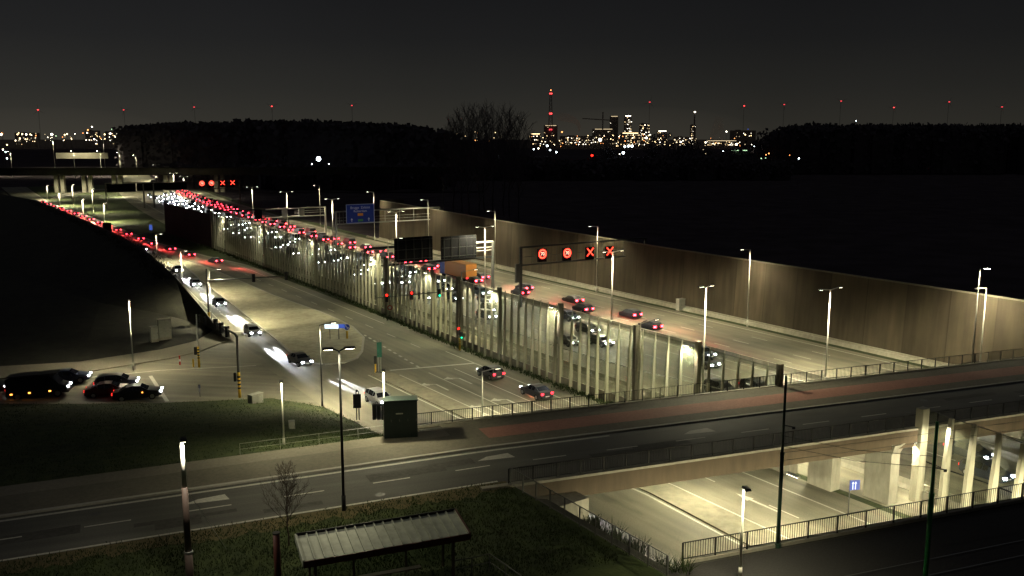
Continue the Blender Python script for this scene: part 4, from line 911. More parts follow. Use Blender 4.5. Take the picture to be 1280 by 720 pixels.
t=park(make_car('hatch','car_paint_0','car cut off by the left edge of the photo, only its lit headlight showing',('head_lamp_dim','tail_lamp_near')),-18,492,hd,1.1)
# cars on the left street and the red-lit car at the stop line
ST=[(-70,-7.6),(20,-7.4),(43,-8.3),(60,-9.6),(80,-8.4),(90,-7.2),(130,-4.2),(170,-1.3),(240,-4.6),(320,-6.2),(400,-10),(500,-10)]
AW=[(-70,8.4),(38,8.4),(70,9),(150,8.6),(170,5.4),(202,2.6),(242,1.4),(314,-.5),(392,-4.4),(500,-4)]
protoH=make_car('sedan','car_paint_2','x',('head_lamp','tail_lamp_near')); beam(protoH,190000,slope=-.056); protoH2=make_car('hatch','car_paint_3','x',('head_lamp','tail_lamp_near')); beam(protoH2,190000,slope=-.056)
used=set()
def put(proto,tab,s,dirn,label,group,off=0):
    t=interp(tab,s)+off; t2=interp(tab,s+dirn*3)+off; p=hw(s,t,-5.99); q=hw(s+dirn*3,t2,-5.99); rz=math.atan2(q.y-p.y,q.x-p.x)
    if proto.name not in used: used.add(proto.name); proto.location=p; proto.rotation_euler=(0,0,rz); proto['label']=label; proto['group']=group; return proto
    return dup(proto,p,rz,label,group)
gl='cars driving towards the camera on the left street'
for i,s in enumerate((8,30,52,73,100,124,146)):
    put((protoH,protoH2)[i%2],ST,s,-1,'oncoming car with bright headlights on the left street, %s counted from the bridge'%ORD[i],gl)
FG_=[make_car('sedan','car_paint_1','x',('far_head','far_tail'),False,1.15),make_car('hatch','car_paint_3','x',('far_head','far_tail'),False,1.15),make_car('van','car_paint_2','x',('far_head','far_tail'),False,1.15)]
for i,s in enumerate((190,235,275,310)): put(FG_[i%3],ST,s,-1,'small car with headlights on the far part of the left street','cars on the far left street')
FR_=[make_car('sedan','car_paint_1','x',(None,'far_tail'),False,1.15),make_car('hatch','car_paint_0','x',(None,'far_tail'),False,1.15)]
for c in FR_: beam(c,80000,-2.62,7,True,-.085,(1,.05,.05),.8,(-.65,.65))
for i,s in enumerate([156+i*15 for i in range(17)]): put(FR_[i%2],AW,s,1,'small car showing red tail lights on the far part of the left street','red tail lights on the far left street')
tn=make_car('hatch','car_paint_2','car with red tail lights standing near the white stop line in the right lane',('head_lamp_dim','tail_lamp')); put(tn,AW,33,1,tn['label'],'cars leaving under the bridge'); beam(tn,60000,-2.5,8,True,-.09,(1,.12,.05),.8)
tn=make_car('sedan','car_paint_1','car with red tail lights in the right lane, close behind the bridge railing',('head_lamp_dim','tail_lamp')); put(tn,AW,23,1,tn['label'],'cars leaving under the bridge'); beam(tn,60000,-2.5,8,True,-.09,(1,.12,.05),.8)
# highway traffic
RED=(1,.05,.05)
near_on=[make_car('sedan','car_paint_1','x',('head_lamp','tail_lamp_near')),make_car('hatch','car_paint_5','x',('head_lamp','tail_lamp_near')),make_car('hatch','car_paint_0','x',('head_lamp','tail_lamp_near'))]
far_on=[make_car('sedan','car_paint_0','x',('far_head',None),False,1.2),make_car('hatch','car_paint_1','x',('far_head',None),False,1.2),make_car('van','car_paint_0','x',('far_head',None),False,1.1)]
far_off=[make_car('sedan','car_paint_0','x',(None,'far_tail'),False,1.35),make_car('hatch','car_paint_1','x',(None,'far_tail'),False,1.35),make_car('van','car_paint_0','x',(None,'far_tail'),False,1.35)]
for c in near_on: beam(c,70000)
for c in far_on[:2]: beam(c,110000,size=6,pair=False)
for c in far_off: beam(c,80000,-2.62,7,True,-.085,RED,.8,(-.65,.65))
cr=random.Random(5)
for li,t0 in enumerate((26.9,30.6,34.2,37.6)):
    s=-44+li*3.7
    while s<430:
        tab=[(s-6,t0+bend(s-6)),(s+6,t0+bend(s+6))]
        if s<100:
            c=put(near_on[cr.randrange(3)],tab,s,-1,'oncoming car with lit headlights on the highway, behind the glass fin wall','oncoming cars behind the glass wall')
        else: c=put(far_on[cr.randrange(3)],tab,s,-1,'distant oncoming car with lit headlights on the highway','distant oncoming cars')
        s+=cr.uniform(12,24) if s>60 else cr.uniform(22,34)
for li,t0 in enumerate((43.5,47.1)):
    s=44+li*9
    while s<690:
        tab=[(s-6,t0+bend(s-6)),(s+6,t0+bend(s+6))]
        put(far_off[cr.randrange(3) if s>120 else cr.randrange(2)],tab,s,1,'car with red tail lights driving away on the highway beyond the median','cars driving away beyond the median')
        s+=cr.uniform(9,12) if s>110 else cr.uniform(15,21)
for o in near_on+far_on+far_off+FG_+FR_+[protoH,protoH2]:
    if o.name not in used:
        for c in list(o.children):
            for g in list(c.children): bpy.data.objects.remove(g)
            bpy.data.objects.remove(c)
        bpy.data.objects.remove(o)
# lorry
s=104; p=hw(s,43.5+bend(s),-5.99); t=thing('lorry','orange sided lorry driving away behind the black gantry panels','lorry',p,A)
MB().box((-1,0,2.35),(9,2.5,2.9)).build('box_body','truck_orange',t); MB().box((4.7,0,1.9),(2.0,2.4,2.4),0).build('cab','truck_blue',t); MB().box((-.2,0,.7),(10.4,1.0,.35)).build('chassis','black_metal',t)
for x in (-4.2,-2.9,4.3):
    for y in (-1.05,1.05): W=MB().tube((0,-.15,0),(0,.15,0),.5,n=14).build('wheel','tyre',t,(x,y,.5))
for y in (-1,1): MB().box((-5.52,y,1.0),(.06,.4,.18)).build('tail_light','tail_lamp',t)
# ---------------------------------------------------------------- plants
def bare_tree(label,base,h,seed,m='bark',levels=4,r0=None,spread=.55,group=None,start=.35,n0=16,rmin=.004):
    rr=random.Random(seed); t=thing('bare_tree',label,'tree',base,rr.random()*6,group); r0=r0 or h*.014
    tr=MB(); pts=[Vector((rr.uniform(-.012,.012)*h*(k>0),rr.uniform(-.012,.012)*h*(k>0),h*k/8)) for k in range(9)]
    for k in range(8): tr.tube(pts[k],pts[k+1],r0*(1-k/8.6),r0*(1-(k+1)/8.6),n=6,cap=False)
    tr.build('trunk',m,t,smooth=True); cr_=MB()
    def grow(p,d,L,r,lv):
        seg=3; q=p
        for k in range(seg):
            d2=(d+Vector((rr.uniform(-.18,.18),rr.uniform(-.18,.18),rr.uniform(-.02,.16)))).normalized(); e2=q+d2*L/seg; cr_.tube(q,e2,max(rmin,r*(1-k*.22)),max(rmin,r*(1-(k+1)*.22)),n=4 if lv<2 else 3,cap=False); d=d2
            if lv<levels:
                for _ in range(2 if lv<2 else 1):
                    ax=Vector((rr.uniform(-1,1),rr.uniform(-1,1),rr.uniform(-.3,.8))).normalized(); grow(e2,(d*.8+ax*.6).normalized(),L*rr.uniform(.42,.62),r*.55,lv+1)
            q=e2
    for i in range(n0):
        f=start+(1-start)*.94*(i+rr.random()*.5)/n0; k=min(7,int(f*8)); p=pts[k].lerp(pts[k+1],f*8-k); a=i*2.4+rr.uniform(-.4,.4)
        grow(p,Vector((math.cos(a)*spread,math.sin(a)*spread,.75)).normalized(),h*.34*(1.08-f)+h*.05,r0*.42*(1.1-f*.7),1)
    cr_.build('crown',m,t); return t
bt=at(361,682,0); bare_tree('small bare young tree in the grass left of the shelter',bt,zt(bt,585),4,levels=4,r0=.05,spread=.5,n0=24,start=.25)
# tall bare trees behind the wall, against the sky
rr=random.Random(11)
for i in range(9):
    px=566+i*10.5+rr.uniform(-3,3); Y=330+rr.uniform(-30,40); p=at_y(px,200,Y); p.z=-6; topy=[152,144,138,140,136,139,141,146,151][i]+rr.uniform(-2,2)
    bare_tree('tall bare tree in the clump left of the red-lit tower, %s from the left'%ORD[i],p,at_y(px,topy,Y).z+6,20+i,'dark_tree',3,r0=.34,spread=.40,start=.2,n0=26,rmin=.04)
def crown_tree(label,p,h,w_,seed,group=None,n=420,cat='tree'):
    rr=random.Random(seed); t=thing('dark_tree',label,cat,p,0,group); MB().tube((0,0,0),(0,0,h*.6),w_*.06,w_*.03,n=6).build('trunk','dark_tree',t)
    q=MB(); lob=[(rr.uniform(-.32,.32)*w_,rr.uniform(-.32,.32)*w_,h*rr.uniform(.35,.85),rr.uniform(.16,.3)*w_) for _ in range(9)]
    for _ in range(n):
        lx,ly,lz,lr=rr.choice(lob); d=Vector((rr.gauss(0,1),rr.gauss(0,1),rr.gauss(0,1))).normalized()*lr*rr.uniform(.5,1.1); c=Vector((lx,ly,lz))+d*1.0; s=w_*rr.uniform(.03,.075)
        u=Vector((rr.gauss(0,1),rr.gauss(0,1),rr.gauss(0,1))).normalized(); v_=u.orthogonal().normalized(); q.quad(c-u*s,c-v_*s*.6,c+u*s,c+v_*s*.6)
    q.build('crown','dark_tree',t); return t
k=0
for px,ty,Y,w_ in ((745,189,780,16),(760,186,800,20),(811,161,900,15),(815,176,800,22),(836,160,950,13),(858,174,850,26),(870,182,830,30),(880,186,810,18),(907,184,800,20),(935,178,820,22)):
    p=at_y(px,200,Y); p.z=-6.2; crown_tree('dark tree silhouette in front of the industrial lights, %s from the left'%ORD[k],p,at_y(px,ty,Y).z+6.2,w_,50+k); k+=1
# far woods that read as one mass
def wood(name,label,x0,x1,Y,topf,seed,n=240,depth=60,cw=14):
    rr=random.Random(seed); q=MB()
    for i in range(n):
        px=x0+(x1-x0)*(i+rr.random())/n; y=Y+rr.uniform(0,depth); p=at_y(px,200,y); h=at_y(px,topf(px)+rr.gauss(1.2,1.7),y).z; w_=cw*rr.uniform(.7,1.3)
        for _ in range(46):
            c=Vector((p.x+rr.gauss(0,.42)*w_,y+rr.gauss(0,.3)*w_,h-abs(rr.gauss(0,.35))*w_*.9-rr.random()*1.5)); s=w_*rr.uniform(.05,.16); u=Vector((rr.gauss(0,1),rr.gauss(0,.5),rr.gauss(0,1))).normalized(); v_=u.orthogonal().normalized(); q.quad(c-u*s,c-v_*s,c+u*s,c+v_*s)
        for _ in range(34):
            c=Vector((p.x+rr.uniform(-.65,.65)*w_,y-w_*rr.uniform(.28,.6),rr.uniform(-4,h-w_*.4))); s=w_*rr.uniform(.06,.17); u=Vector((rr.gauss(0,1),rr.gauss(0,.6),rr.gauss(0,1))).normalized(); v_=u.orthogonal().normalized(); q.quad(c-u*s,c-v_*s,c+u*s,c+v_*s)
        lo=h-w_*.5; q.box((p.x,y,(lo-6)/2),(w_*1.1,w_*.6,lo+6))
    o=q.build(name,'dark_tree'); return stuff(o,label,'wood')
wood('wood','long dark wood on the skyline at left, above the far flyover',240,566,620,lambda x:interp([(240,162),(268,156),(300,152),(420,153),(500,156),(530,160),(548,167),(566,178)],x),31)
wood('wood','low dark wood on the skyline at the far left behind the town lights',160,268,900,lambda x:interp([(160,158),(200,155),(268,154)],x),32,90)
wood('wood','flat topped dark wood along the skyline on the right',950,1420,760,lambda x:interp([(950,180),(962,168),(985,159),(1010,156),(1280,157)],x),33,300)
wood('wood','low dark belt of trees below the industrial lights',560,980,640,lambda x:interp([(560,186),(640,192),(700,197),(800,196),(860,190),(900,192),(980,198)],x)+2.5,34,200,50,10)
wood('wood','dark belt of scrub along the embankment behind the far flyover',200,560,520,lambda x:interp([(200,203),(330,206),(560,203)],x),35,120,40,9)
# reeds and scrub at the trench corner
rr=random.Random(8)
def tuft(name,label,p,h,n,m='blade',spread=.5,cat='plant',group=None):
    q=MB()
    for _ in range(n):
        a=rr.random()*6.28; d=rr.random()**.5*spread; b_=Vector((math.cos(a)*d,math.sin(a)*d,0)); l=Vector((rr.gauss(0,.22),rr.gauss(0,.22),1)).normalized()*h*rr.uniform(.5,1.1); sd=Vector((rr.gauss(0,1),rr.gauss(0,1),0)).normalized()*.03; mid=b_+l*.6; q.quad(b_-sd,b_+sd,mid+sd*.8,mid-sd*.8); q.quad(mid-sd*.8,mid+sd*.8,b_+l+Vector((l.x*.4,l.y*.4,-.05*h)),b_+l+Vector((l.x*.4,l.y*.4,-.05*h)))
    o=q.build(name,m,None,p); return tag(o,label,cat,group)
for i in range(11):
    s=-16-i*1.05+rr.uniform(-.3,.3); t=-15.7+rr.uniform(0,1.3); tuft('reed_clump','tall grass clump on the trench bank behind the grey fence, %s from the bridge'%ORD[i],hw(s,t,-.4-(t+15.7)*1.3),rr.uniform(1.0,1.9),110,spread=.55,cat='grass clump')
# low growth along the foot of the glass wall
def ground_cover(name,label,pts,m,h,seed,per=10,w_=.5):
    rr=random.Random(seed); q=MB()
    for p in pts:
        for _ in range(per):
            c=Vector(p)+Vector((rr.gauss(0,w_),rr.gauss(0,w_),0)); l=Vector((rr.gauss(0,.35),rr.gauss(0,.35),1))*h*rr.uniform(.4,1.2); sd=Vector((rr.gauss(0,1),rr.gauss(0,1),0)).normalized()*.025*(1+h); q.quad(c-sd,c+sd,c+l+sd*.2,c+l-sd*.2)
    return stuff(q.build(name,m),label,'grass')
ground_cover('weeds','weeds and rough grass along the foot of the glass fin wall',[hw(s,tw(s)-.75+.2*math.sin(s),-6) for s in [i*.35 for i in range(-20,560)]],'blade',.45,3,9,.25)
rr=random.Random(21); q=MB()
for i in range(75):
    s=2+i*2.3+rr.uniform(-.5,.5); c=hw(s,tw(s)-.95,-5.85); 
    for _ in range(26):
        d=Vector((rr.gauss(0,.4),rr.gauss(0,.35),abs(rr.gauss(0,.15)))); u=Vector((rr.gauss(0,1),rr.gauss(0,1),rr.gauss(0,1))).normalized()*.16; v_=u.orthogonal().normalized()*.12; q.quad(c+d-u,c+d-v_,c+d+u,c+d+v_)
stuff(q.build('ground_cover','blade'),'low dark scrub tufts in a row at the foot of the glass fin wall','ground cover')
gp=[]; rr=random.Random(9)
for _ in range(9000):
    a=rr.uniform(-40,2); b_=rr.uniform(-16,-2.9); p=br(a,b_,-.02)
    if st(p)[1]<-17.2: gp.append(p)
ground_cover('grass','rough grass of the field around the shelter',gp,'blade',.16,5,4,.25)
gp=[]; low,upa=slope_rows
for _ in range(6500):
    i=rr.randrange(1,len(low)-2); f=rr.random(); g=rr.random(); u0=br(upa[i]+(upa[i+1]-upa[i])*f,9.5,.1); a0=low[i].lerp(low[i+1],f); p=a0.lerp(u0,g); p.z+=.1*math.sin(math.pi*g); gp.append(p)
ground_cover('grass','rough grass on the slope between the junction and the bridge road',gp,'blade',.11,6,4,.25)
rr=random.Random(14); gp=[]
for (s0,t0,z0),(s1,t1,z1) in zip(crest[2:],crest[3:7]):
    for _ in range(160): f=rr.random(); gp.append(hw(s0+(s1-s0)*f,t0+(t1-t0)*f+rr.uniform(-3,1.0),z0+(z1-z0)*f-.3))
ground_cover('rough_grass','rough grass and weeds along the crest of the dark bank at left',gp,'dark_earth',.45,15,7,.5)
# ---------------------------------------------------------------- far flyover and roads around it
t=thing('flyover','dark flyover crossing the whole left background on thick pillars','bridge',(-420,478,0),math.atan2(26,340))
MB().box((200,0,4.6),(420,10,2.6)).build('deck','dark_concrete',t); MB().box((200,-5.1,6.4),(420,.3,1.2)).build('parapet','dark_concrete',t); MB().box((200,5.1,6.4),(420,.3,1.2)).build('parapet','dark_concrete',t)
for px in (70,104,141,205,268):
    p=local(t,at_y(px,238,486)); 
    for d in (-1.6,1.6): MB().box((p.x+d,0,-1.4),(2.0,2.2,9.4)).build('pillar','concrete',t)
spot(t,(local(t,at_y(104,238,478)).x,-14,4),5200,WARM,160,.5,.4); spot(t,(local(t,at_y(68,238,478)).x,-12,4),3800,WARM,160,.5,.4); spot(t,(local(t,at_y(141,238,478)).x,-14,4),5000,WARM,160,.5,.4)
t=thing('retaining_wall','pale lit retaining wall strip far behind the flyover at left','wall',at_y(70,196,800)); p=at_y(135,196,800)-t.location; MB().quad((0,0,-1.5),(p.x,0,-1.5),(p.x,0,3.4),(0,0,3.4)).build('wall_face','concrete',t); spot(t,(p.x*.55,-14,7),7000,WARM,150,.6,.5,(R(35),0,0)); spot(t,(p.x*.15,-14,7),2500,WARM,150,.6,.5,(R(35),0,0))
for i,(px,py,b_) in enumerate(((13,190,205),(66,175,190),(92,189,203),(125,189,204),(129,175,188),(149,191,204),(170,194,204),(199,176,192),(266,178,194),(329,180,193),(384,181,194))):
    Y=EYE*0+700 if py>185 else 900
    p=at_y(px,py,Y); h=p.z+6.2; p.z=-6.2; lamp_post('tiny far street lamp beyond the flyover, %s from the left'%ORD[i],p,h-6.2,[(R(180),1.5)],'pole_white',9000,.22,lens='flood_lens',hl=1.4)
for i,(px,py) in enumerate(((14,207.5),(22,206.8))):
    pass
# ---------------------------------------------------------------- industry and town on the horizon
def lamp_mast(label,px,py,Y,rpx,m,name='light_mast'):
    p=at_y(px,py,Y); r_=rpx*Y/F; t=thing(name,label,'light',(p.x,p.y,-6.2)); h=p.z+6.2
    MB().tube((0,0,0),(0,0,h),.12*Y/900,n=5).build('pole','dark_tree',t); hd=MB().ball((0,-r_*.4,h),r_,8,6).build('lamp',m,t); return t
LM=[(2,168,1.3,'city_white'),(9,181,.8,'city_warm'),(4,187,.9,'city_white'),(7,190,.7,'city_cool'),(9,198,.7,'city_cool'),(22,168,.9,'city_warm'),(28,167.5,.9,'city_warm'),(33,168,1,'city_white'),(38,168,.9,'city_warm'),(45,169.5,.8,'city_orange'),(25,173,1,'city_warm'),(32,174,.8,'city_warm'),(65,168,1.5,'city_white'),(70,170,.6,'city_green'),(81,168.5,.9,'city_warm'),(84,167.5,.9,'city_warm'),(110,162.5,1,'city_orange'),(115,158.5,.8,'city_white'),(109,166,.7,'city_white'),(118,174,.9,'city_white'),(126,173,.6,'city_orange'),(131,168,.9,'city_warm'),(138,167,1,'city_white'),(140,161.5,.8,'city_green'),(148,161.5,1.1,'city_white'),(150,167.5,1.4,'city_cool'),(147,172,.7,'city_green'),(162,167.3,1.1,'city_white'),(155,170,.6,'city_warm'),(195,167.5,.7,'city_dim'),(213,165.5,.8,'city_cool'),(254,162.8,.8,'city_cool'),(263,157,.6,'city_white'),(267,156.5,.8,'city_white'),
 (310,192,.9,'city_white'),(326,192,.7,'city_cool'),(371,190.5,1.4,'city_white'),(398.5,198.5,3.0,'city_cool'),(390,205,.7,'city_cool'),(411,205,.7,'city_cool'),(412,190.5,1,'city_white'),(417.5,189,1,'city_white'),(434,183,1.0,'sig_red'),(440,184,.7,'sig_red'),(442.5,185.5,1.0,'sig_red'),(449,185.3,1.0,'sig_red'),(460,190,.6,'city_dim'),(477,189.8,1.1,'city_white'),(484.5,190.8,1.2,'city_cool'),(506,189.3,1.1,'city_warm'),(524,186.5,.9,'city_dim'),(535,187.5,.9,'city_cool'),(539.5,193.5,1.1,'city_cool'),(554.5,191,1.2,'city_warm'),(538,174.5,.7,'city_green'),(549,169,.7,'city_warm'),(557,174,1,'city_green'),(571,167.5,.6,'city_warm'),(582,170,.5,'city_warm'),(594,175.7,.8,'city_orange'),(612,175.7,.9,'city_orange'),(594,165,.6,'city_warm'),(619,165.5,.6,'city_warm'),(626,170,.7,'city_dim'),(634,170,.7,'city_dim'),(618,192,.7,'city_cool'),(623,195,.7,'city_cool'),
 (667,186.5,.9,'city_cool'),(673,185.5,.9,'city_white'),(684,182.3,1.2,'city_cool'),(687.5,187.5,1,'city_cool'),(695.5,190.3,.9,'city_cool'),(702.5,165,1.0,'city_orange'),(750,174.8,2.1,'city_white'),(740,194.3,1.4,'sig_red'),(781,183.3,1.3,'city_cool'),(785.5,182.6,1.3,'city_cool'),(790,182.6,1.4,'city_cool'),(779,191,1.6,'city_cool'),(774.5,192.5,.6,'city_white'),(808,172.5,1.1,'city_white'),(819,177,.9,'city_warm'),(851,177.5,1.1,'city_white'),(882,178,.9,'city_white'),(879,187,.5,'city_dim'),(882,192,.5,'city_dim'),(904,189,.6,'city_cool'),(908,164.5,.9,'city_white'),(920.5,180.5,1.3,'city_white'),(925,182,.8,'city_orange'),(931.5,168.3,.8,'city_warm'),(940,180.5,1,'city_white'),(942.5,183,1.2,'city_cool'),(950.5,191,1.8,'city_white'),(957.5,193.5,.7,'city_orange'),(961,191.8,.8,'city_orange'),(951.5,198,.6,'city_green'),(957,197.5,.5,'city_green'),(980,172.3,.7,'city_cool'),(997.5,182.2,1.9,'city_white'),(998.5,198,.9,'city_cool'),(987,194,.5,'city_orange'),(1027,174.5,.6,'city_cool'),(1037.5,175,.5,'city_cool'),(1054.5,183.3,1.3,'city_white'),(1070,151,.5,'city_cool'),(935,161.5,.7,'lit_sign_blue')]
def where(px): 
    for lim,nm in ((60,'at the far left edge'),(130,'on the left skyline'),(275,'above the left end of the flyover'),(430,'below the long dark wood'),(455,'in the red row below the dark wood'),(560,'right of the dark wood'),(640,'below the tall bare trees'),(735,'around the red-lit tower'),(800,'in the middle of the industrial lights'),(900,'in the right industrial part'),(975,'right of the smoke plume'),(1300,'before the right dark wood')):
        if px<lim: return nm
cn={'city_warm':'warm yellow','city_white':'white','city_orange':'orange','city_green':'greenish','city_cool':'cool white','city_dim':'faint yellow','sig_red':'red','lit_sign_blue':'blue'}
cnt={}
for px,py,rpx,m in LM:
    Y=min(2500,max(480,13/max(.0001,(py-172)/F))) if py>172.5 else 2500
    key=(cn[m],where(px)); cnt[key]=cnt.get(key,0)+1
    lamp_mast('%s %s light %s, %s there from the left'%('big dazzling' if rpx>=1.8 else 'small',cn[m],where(px),ORD[cnt[key]-1]),px,py,Y,rpx*.95,m)
def block(label,x0,x1,ytop,Y,rows,seed,dens=.5,m='dark_tree',cap=None,ms=('city_warm','city_white','city_dim'),name='factory_block',yb=182):
    a=at_y(x0,ytop,Y); b_=at_y(x1,ytop,Y); rr=random.Random(seed); t=thing(name,label,'factory building',(a.x,Y,-6.2)); W=b_.x-a.x; H=a.z+6.2
    MB().box((W/2,8,H/2),(W,16,H)).box((W*.3,8,H+1),(W*.2,8,2)).build('hall',m,t)
    px=Y/F; lo=at_y(x0,yb,Y).z+6.2; nx=max(1,int((x1-x0)/1.35)); mesh={k:MB().box((0,0,0),(px*.62,.6,px*.5)).mesh('window',k) for k in ms}; c=0; dens*=.62; rows=int(rows*1.5)
    for j in range(rows):
        z=lo+(H-px-lo)*(j+.5)/rows
        for i in range(nx):
            if rr.random()<dens and c<95: wo=link('window',mesh[rr.choice(ms)],t,(W*(i+.5+rr.uniform(-.35,.35))/nx,-.4,z+rr.uniform(-.4,.4)*px)); k_=rr.uniform(.35,1.25); wo.scale=(k_*rr.uniform(.8,1.6),1,k_); c+=1
    if cap:
        q=MB().box((W*.5,-.5,H-px*.4),(W*.8,.8,px*.5)); q.build('light_strip',cap,t)
    return t
block('dark block with lit top row at the foot of the red-lit tower',680,697,156.5,2600,5,1,.18,cap='city_dim'); block('low bright hall left of the red-lit tower',663,676,167,2600,2,2,.75,cap='city_warm')
block('long low lit hall between the red-lit tower and the crane',700,746,170,2600,3,3,.5); block('wide dark hall with a lit roof line right of the crane',741,768,161,2620,3,4,.3,cap='city_dim')
block('tall narrow lit tower, highest in the middle of the plant',781,789.5,144.5,2650,9,5,.62,cap='city_white'); block('tall dark tower with a lit top row beside the crane',763,773,145,2650,5,6,.15,cap='city_dim')
block('bright stepped hall below the tall narrow tower',776,800,166,2600,3,7,.75,cap='city_warm'); block('lit process block right of the tall narrow tower',800,812,154.5,2600,8,8,.6)
block('long low hall with bright lit row right of the dark trees',822,834,163.5,2600,4,9,.6,cap='city_white'); block('low lit hall right of the middle of the plant',843,868,171,2600,4,10,.65); block('slim dark tower with white lights left of the smoke',864,870,156,2600,6,11,.45)
block('flat lit hall under the smoke plumes at right',880,925,175.5,2600,2,12,.7,cap='city_dim'); block('pale open hall lit green and orange at right',912,937,187.5,1300,1,13,0,yb=196,cap='city_green'); block('dim tall block right of the smoke plumes',914,945,163,2700,3,14,.08)
block('row of lit sheds on the left skyline',18,46,166,2600,3,15,.45); block('lit plant on the left skyline above the flyover',106,122,163,2600,3,16,.3); block('lit block left of the small wood at left',131,165,164,2600,3,17,.4)
sr=random.Random(77)
for i in range(150):
    px=sr.choice((sr.gauss(770,55),sr.uniform(655,945),sr.uniform(560,660) if i%3==0 else sr.gauss(800,60),sr.uniform(0,170))); py=sr.uniform(168,183) if px>640 else sr.uniform(166,176)
    t=lamp_mast('tiny faint light scattered among the far industrial lights',px,py,2400,sr.uniform(.28,.6),sr.choice(('city_warm','city_white','city_dim','city_orange','city_warm','city_dim')),'far_light'); t['group']='tiny scattered far lights'
# tower with red lights
p=at_y(688,185,2600); t=thing('lattice_tower','tall slim tower carrying red warning lights on the skyline','tower',(p.x,2600,-6.2)); H=at_y(688,113,2600).z+6.2
q=MB(); 
for sx,sy in ((-1,-1),(1,-1),(1,1),(-1,1)): q.tube((sx*7,sy*7,0),(sx*2,sy*2,H),1.0,.7,n=5)
for k in range(14): z=H*k/14; w0=7-5*k/14; z1=H*(k+1)/14; w1=7-5*(k+1)/14; q.tube((-w0,-w0,z),(w1,-w1,z1),.5,n=4).tube((w0,-w0,z),(-w1,-w1,z1),.5,n=4)
q.build('lattice','dark_tree',t)
for py,m,k in ((112.8,'city_orange',2.0),(117,'beacon_bright',2.6),(142,'beacon_bright',3.0),(162,'beacon_red',3.2)):
    z=at_y(688,py,2600).z+6.2
    for dx in ((-2.2,2.2) if m!='city_orange' else (0,)): MB().ball((dx,-4,z),k*.8,8,5).build('warning_light',m,t)
p=at_y(867,185,2600); t=thing('chimney','slim chimney with one white light on top, right part of the plant','chimney',(p.x,2600,-6.2)); H=at_y(867,140,2600).z+6.2; MB().tube((0,0,0),(0,0,H),3,1.8,n=8).build('stack','dark_tree',t); MB().ball((0,-2,H),2.6,8,5,.6).build('lamp','city_white',t)
p=at_y(753,185,2550); t=thing('tower_crane','dark tower crane standing over the plant','crane',(p.x,2550,-6.2)); H=at_y(753,140,2550).z+6.2; MB().tube((0,0,0),(0,0,H),2.2,n=4).build('mast','dark_tree',t); zz=at_y(753,149.5,2550).z+6.2; MB().tube((-56,0,zz+3),(26,0,zz-2),1.7,n=4).build('jib','dark_tree',t); MB().box((22,0,zz-5),(7,3,7)).build('counterweight','dark_tree',t)
# smoke plumes, the light on them put in as emission
def plume(label,pts,seed,col,dens):
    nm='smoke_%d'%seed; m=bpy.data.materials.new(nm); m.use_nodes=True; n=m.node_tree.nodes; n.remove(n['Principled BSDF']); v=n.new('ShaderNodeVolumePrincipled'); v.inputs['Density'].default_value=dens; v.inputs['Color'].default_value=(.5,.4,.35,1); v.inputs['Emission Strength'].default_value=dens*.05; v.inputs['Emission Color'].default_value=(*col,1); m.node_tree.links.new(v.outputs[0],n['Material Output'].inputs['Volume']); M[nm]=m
    q=MB(); P=[at_y(x,y,2500) for x,y,_ in pts]; i=0; n_=10
    for k,(p,(x,y,r_)) in enumerate(zip(P,pts)):
        d=(P[min(k+1,len(P)-1)]-P[max(k-1,0)]).normalized(); a=d.cross(Vector((0,1,0))).normalized(); r_=r_*2500/F
        for j in range(n_): w_=2*math.pi*j/n_; q.v.append(tuple(p+(a*math.cos(w_)+Vector((0,1,0))*math.sin(w_))*r_))
    for k in range(len(P)-1):
        for j in range(n_): q.f.append((k*n_+j,k*n_+(j+1)%n_,(k+1)*n_+(j+1)%n_,(k+1)*n_+j))
    q.f.append(tuple(range(n_))); q.f.append(tuple((len(P)-1)*n_+n_-1-j for j in range(n_)))
    o=q.build('smoke_plume',nm); return stuff(o,label,'smoke')
plume('faint orange smoke drifting left from a stack beside the red-lit tower',[(724,164,1.2),(724,158,2),(722,154,3),(717,150,4),(708,147,5),(697,144,6)],1,(.55,.22,.12),.0007)
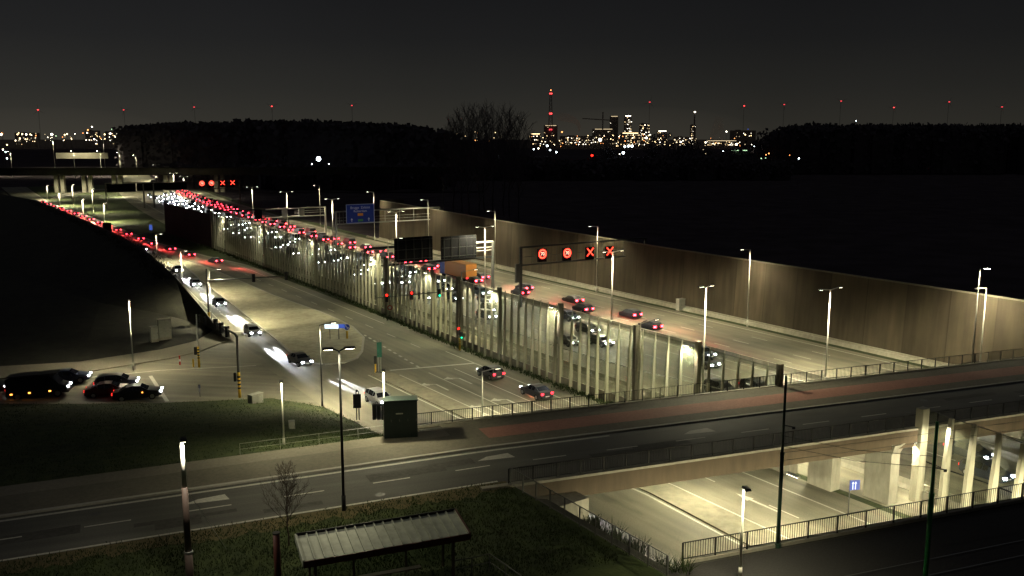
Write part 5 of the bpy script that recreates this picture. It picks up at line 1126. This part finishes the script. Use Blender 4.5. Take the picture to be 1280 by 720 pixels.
plume('faint brownish smoke rising on the right of the plant',[(890,176,2.5),(892,168,4),(896,158,5),(900,146,5.5)],2,(.4,.28,.2),.0009)
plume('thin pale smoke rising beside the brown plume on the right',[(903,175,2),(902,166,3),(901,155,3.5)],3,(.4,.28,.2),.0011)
m=bpy.data.materials.new('town_glow'); m.use_nodes=True; nn_=m.node_tree.nodes; nn_.remove(nn_['Principled BSDF']); em=nn_.new('ShaderNodeEmission'); em.inputs[0].default_value=(1,.8,.55,1); em.inputs[1].default_value=.7e-5; m.node_tree.links.new(em.outputs[0],nn_['Material Output'].inputs['Volume']); M['town_glow']=m  # haze glows by its own emission, in place of scattered town light
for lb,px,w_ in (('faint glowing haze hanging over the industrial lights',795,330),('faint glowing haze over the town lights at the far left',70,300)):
    c=at_y(px,178,2600); q=MB().ball((0,0,0),1,24,12); o=q.build('haze','town_glow',None,c); o.scale=(w_/2*2600/F,420,58*2600/F*.75); stuff(o,lb,'haze')
# wind turbines
TB=[(48,138),(155,138),(243,134.5),(340,133.5),(440,132.5),(812,128.3),(930,133),(980,131.3),(1051,127),(1117,135),(1186,128),(1252,134.3)]
for i,(px,py) in enumerate(TB):
    Y=5600+(i*37%5)*120; p=at_y(px,py,Y); H=p.z+6.2; rr=random.Random(i); t=thing('wind_turbine','distant wind turbine with a red light on the night sky, %s from the left'%ORD[i],'wind turbine',(p.x,Y,-6.2))
    MB().tube((0,0,0),(0,0,H),1.3,.7,n=8).build('tower','cabinet_grey',t); hb=MB().box((0,2,H),(3.4,9,3.4)).build('nacelle','dark_concrete',t); a0=rr.random()*2
    for k in range(3):
        a=a0+k*2.0944; d=Vector((math.cos(a),0,math.sin(a))); s_=Vector((-d.z,0,d.x)); c=Vector((0,-3.4,H)); MB().quad(c-s_*.5,c+s_*.7,c+d*12+s_*1.2,c+d*12-s_*.5).quad(c+d*12-s_*.5,c+d*12+s_*1.2,c+d*42+s_*.2,c+d*42-s_*.15).build('blade','cabinet_grey',t)
    MB().ball((0,-5,H+3),5.5,8,5,.5).build('warning_light','beacon_red' if i%3 else 'beacon_bright',hb)
bpy.context.view_layer.update()
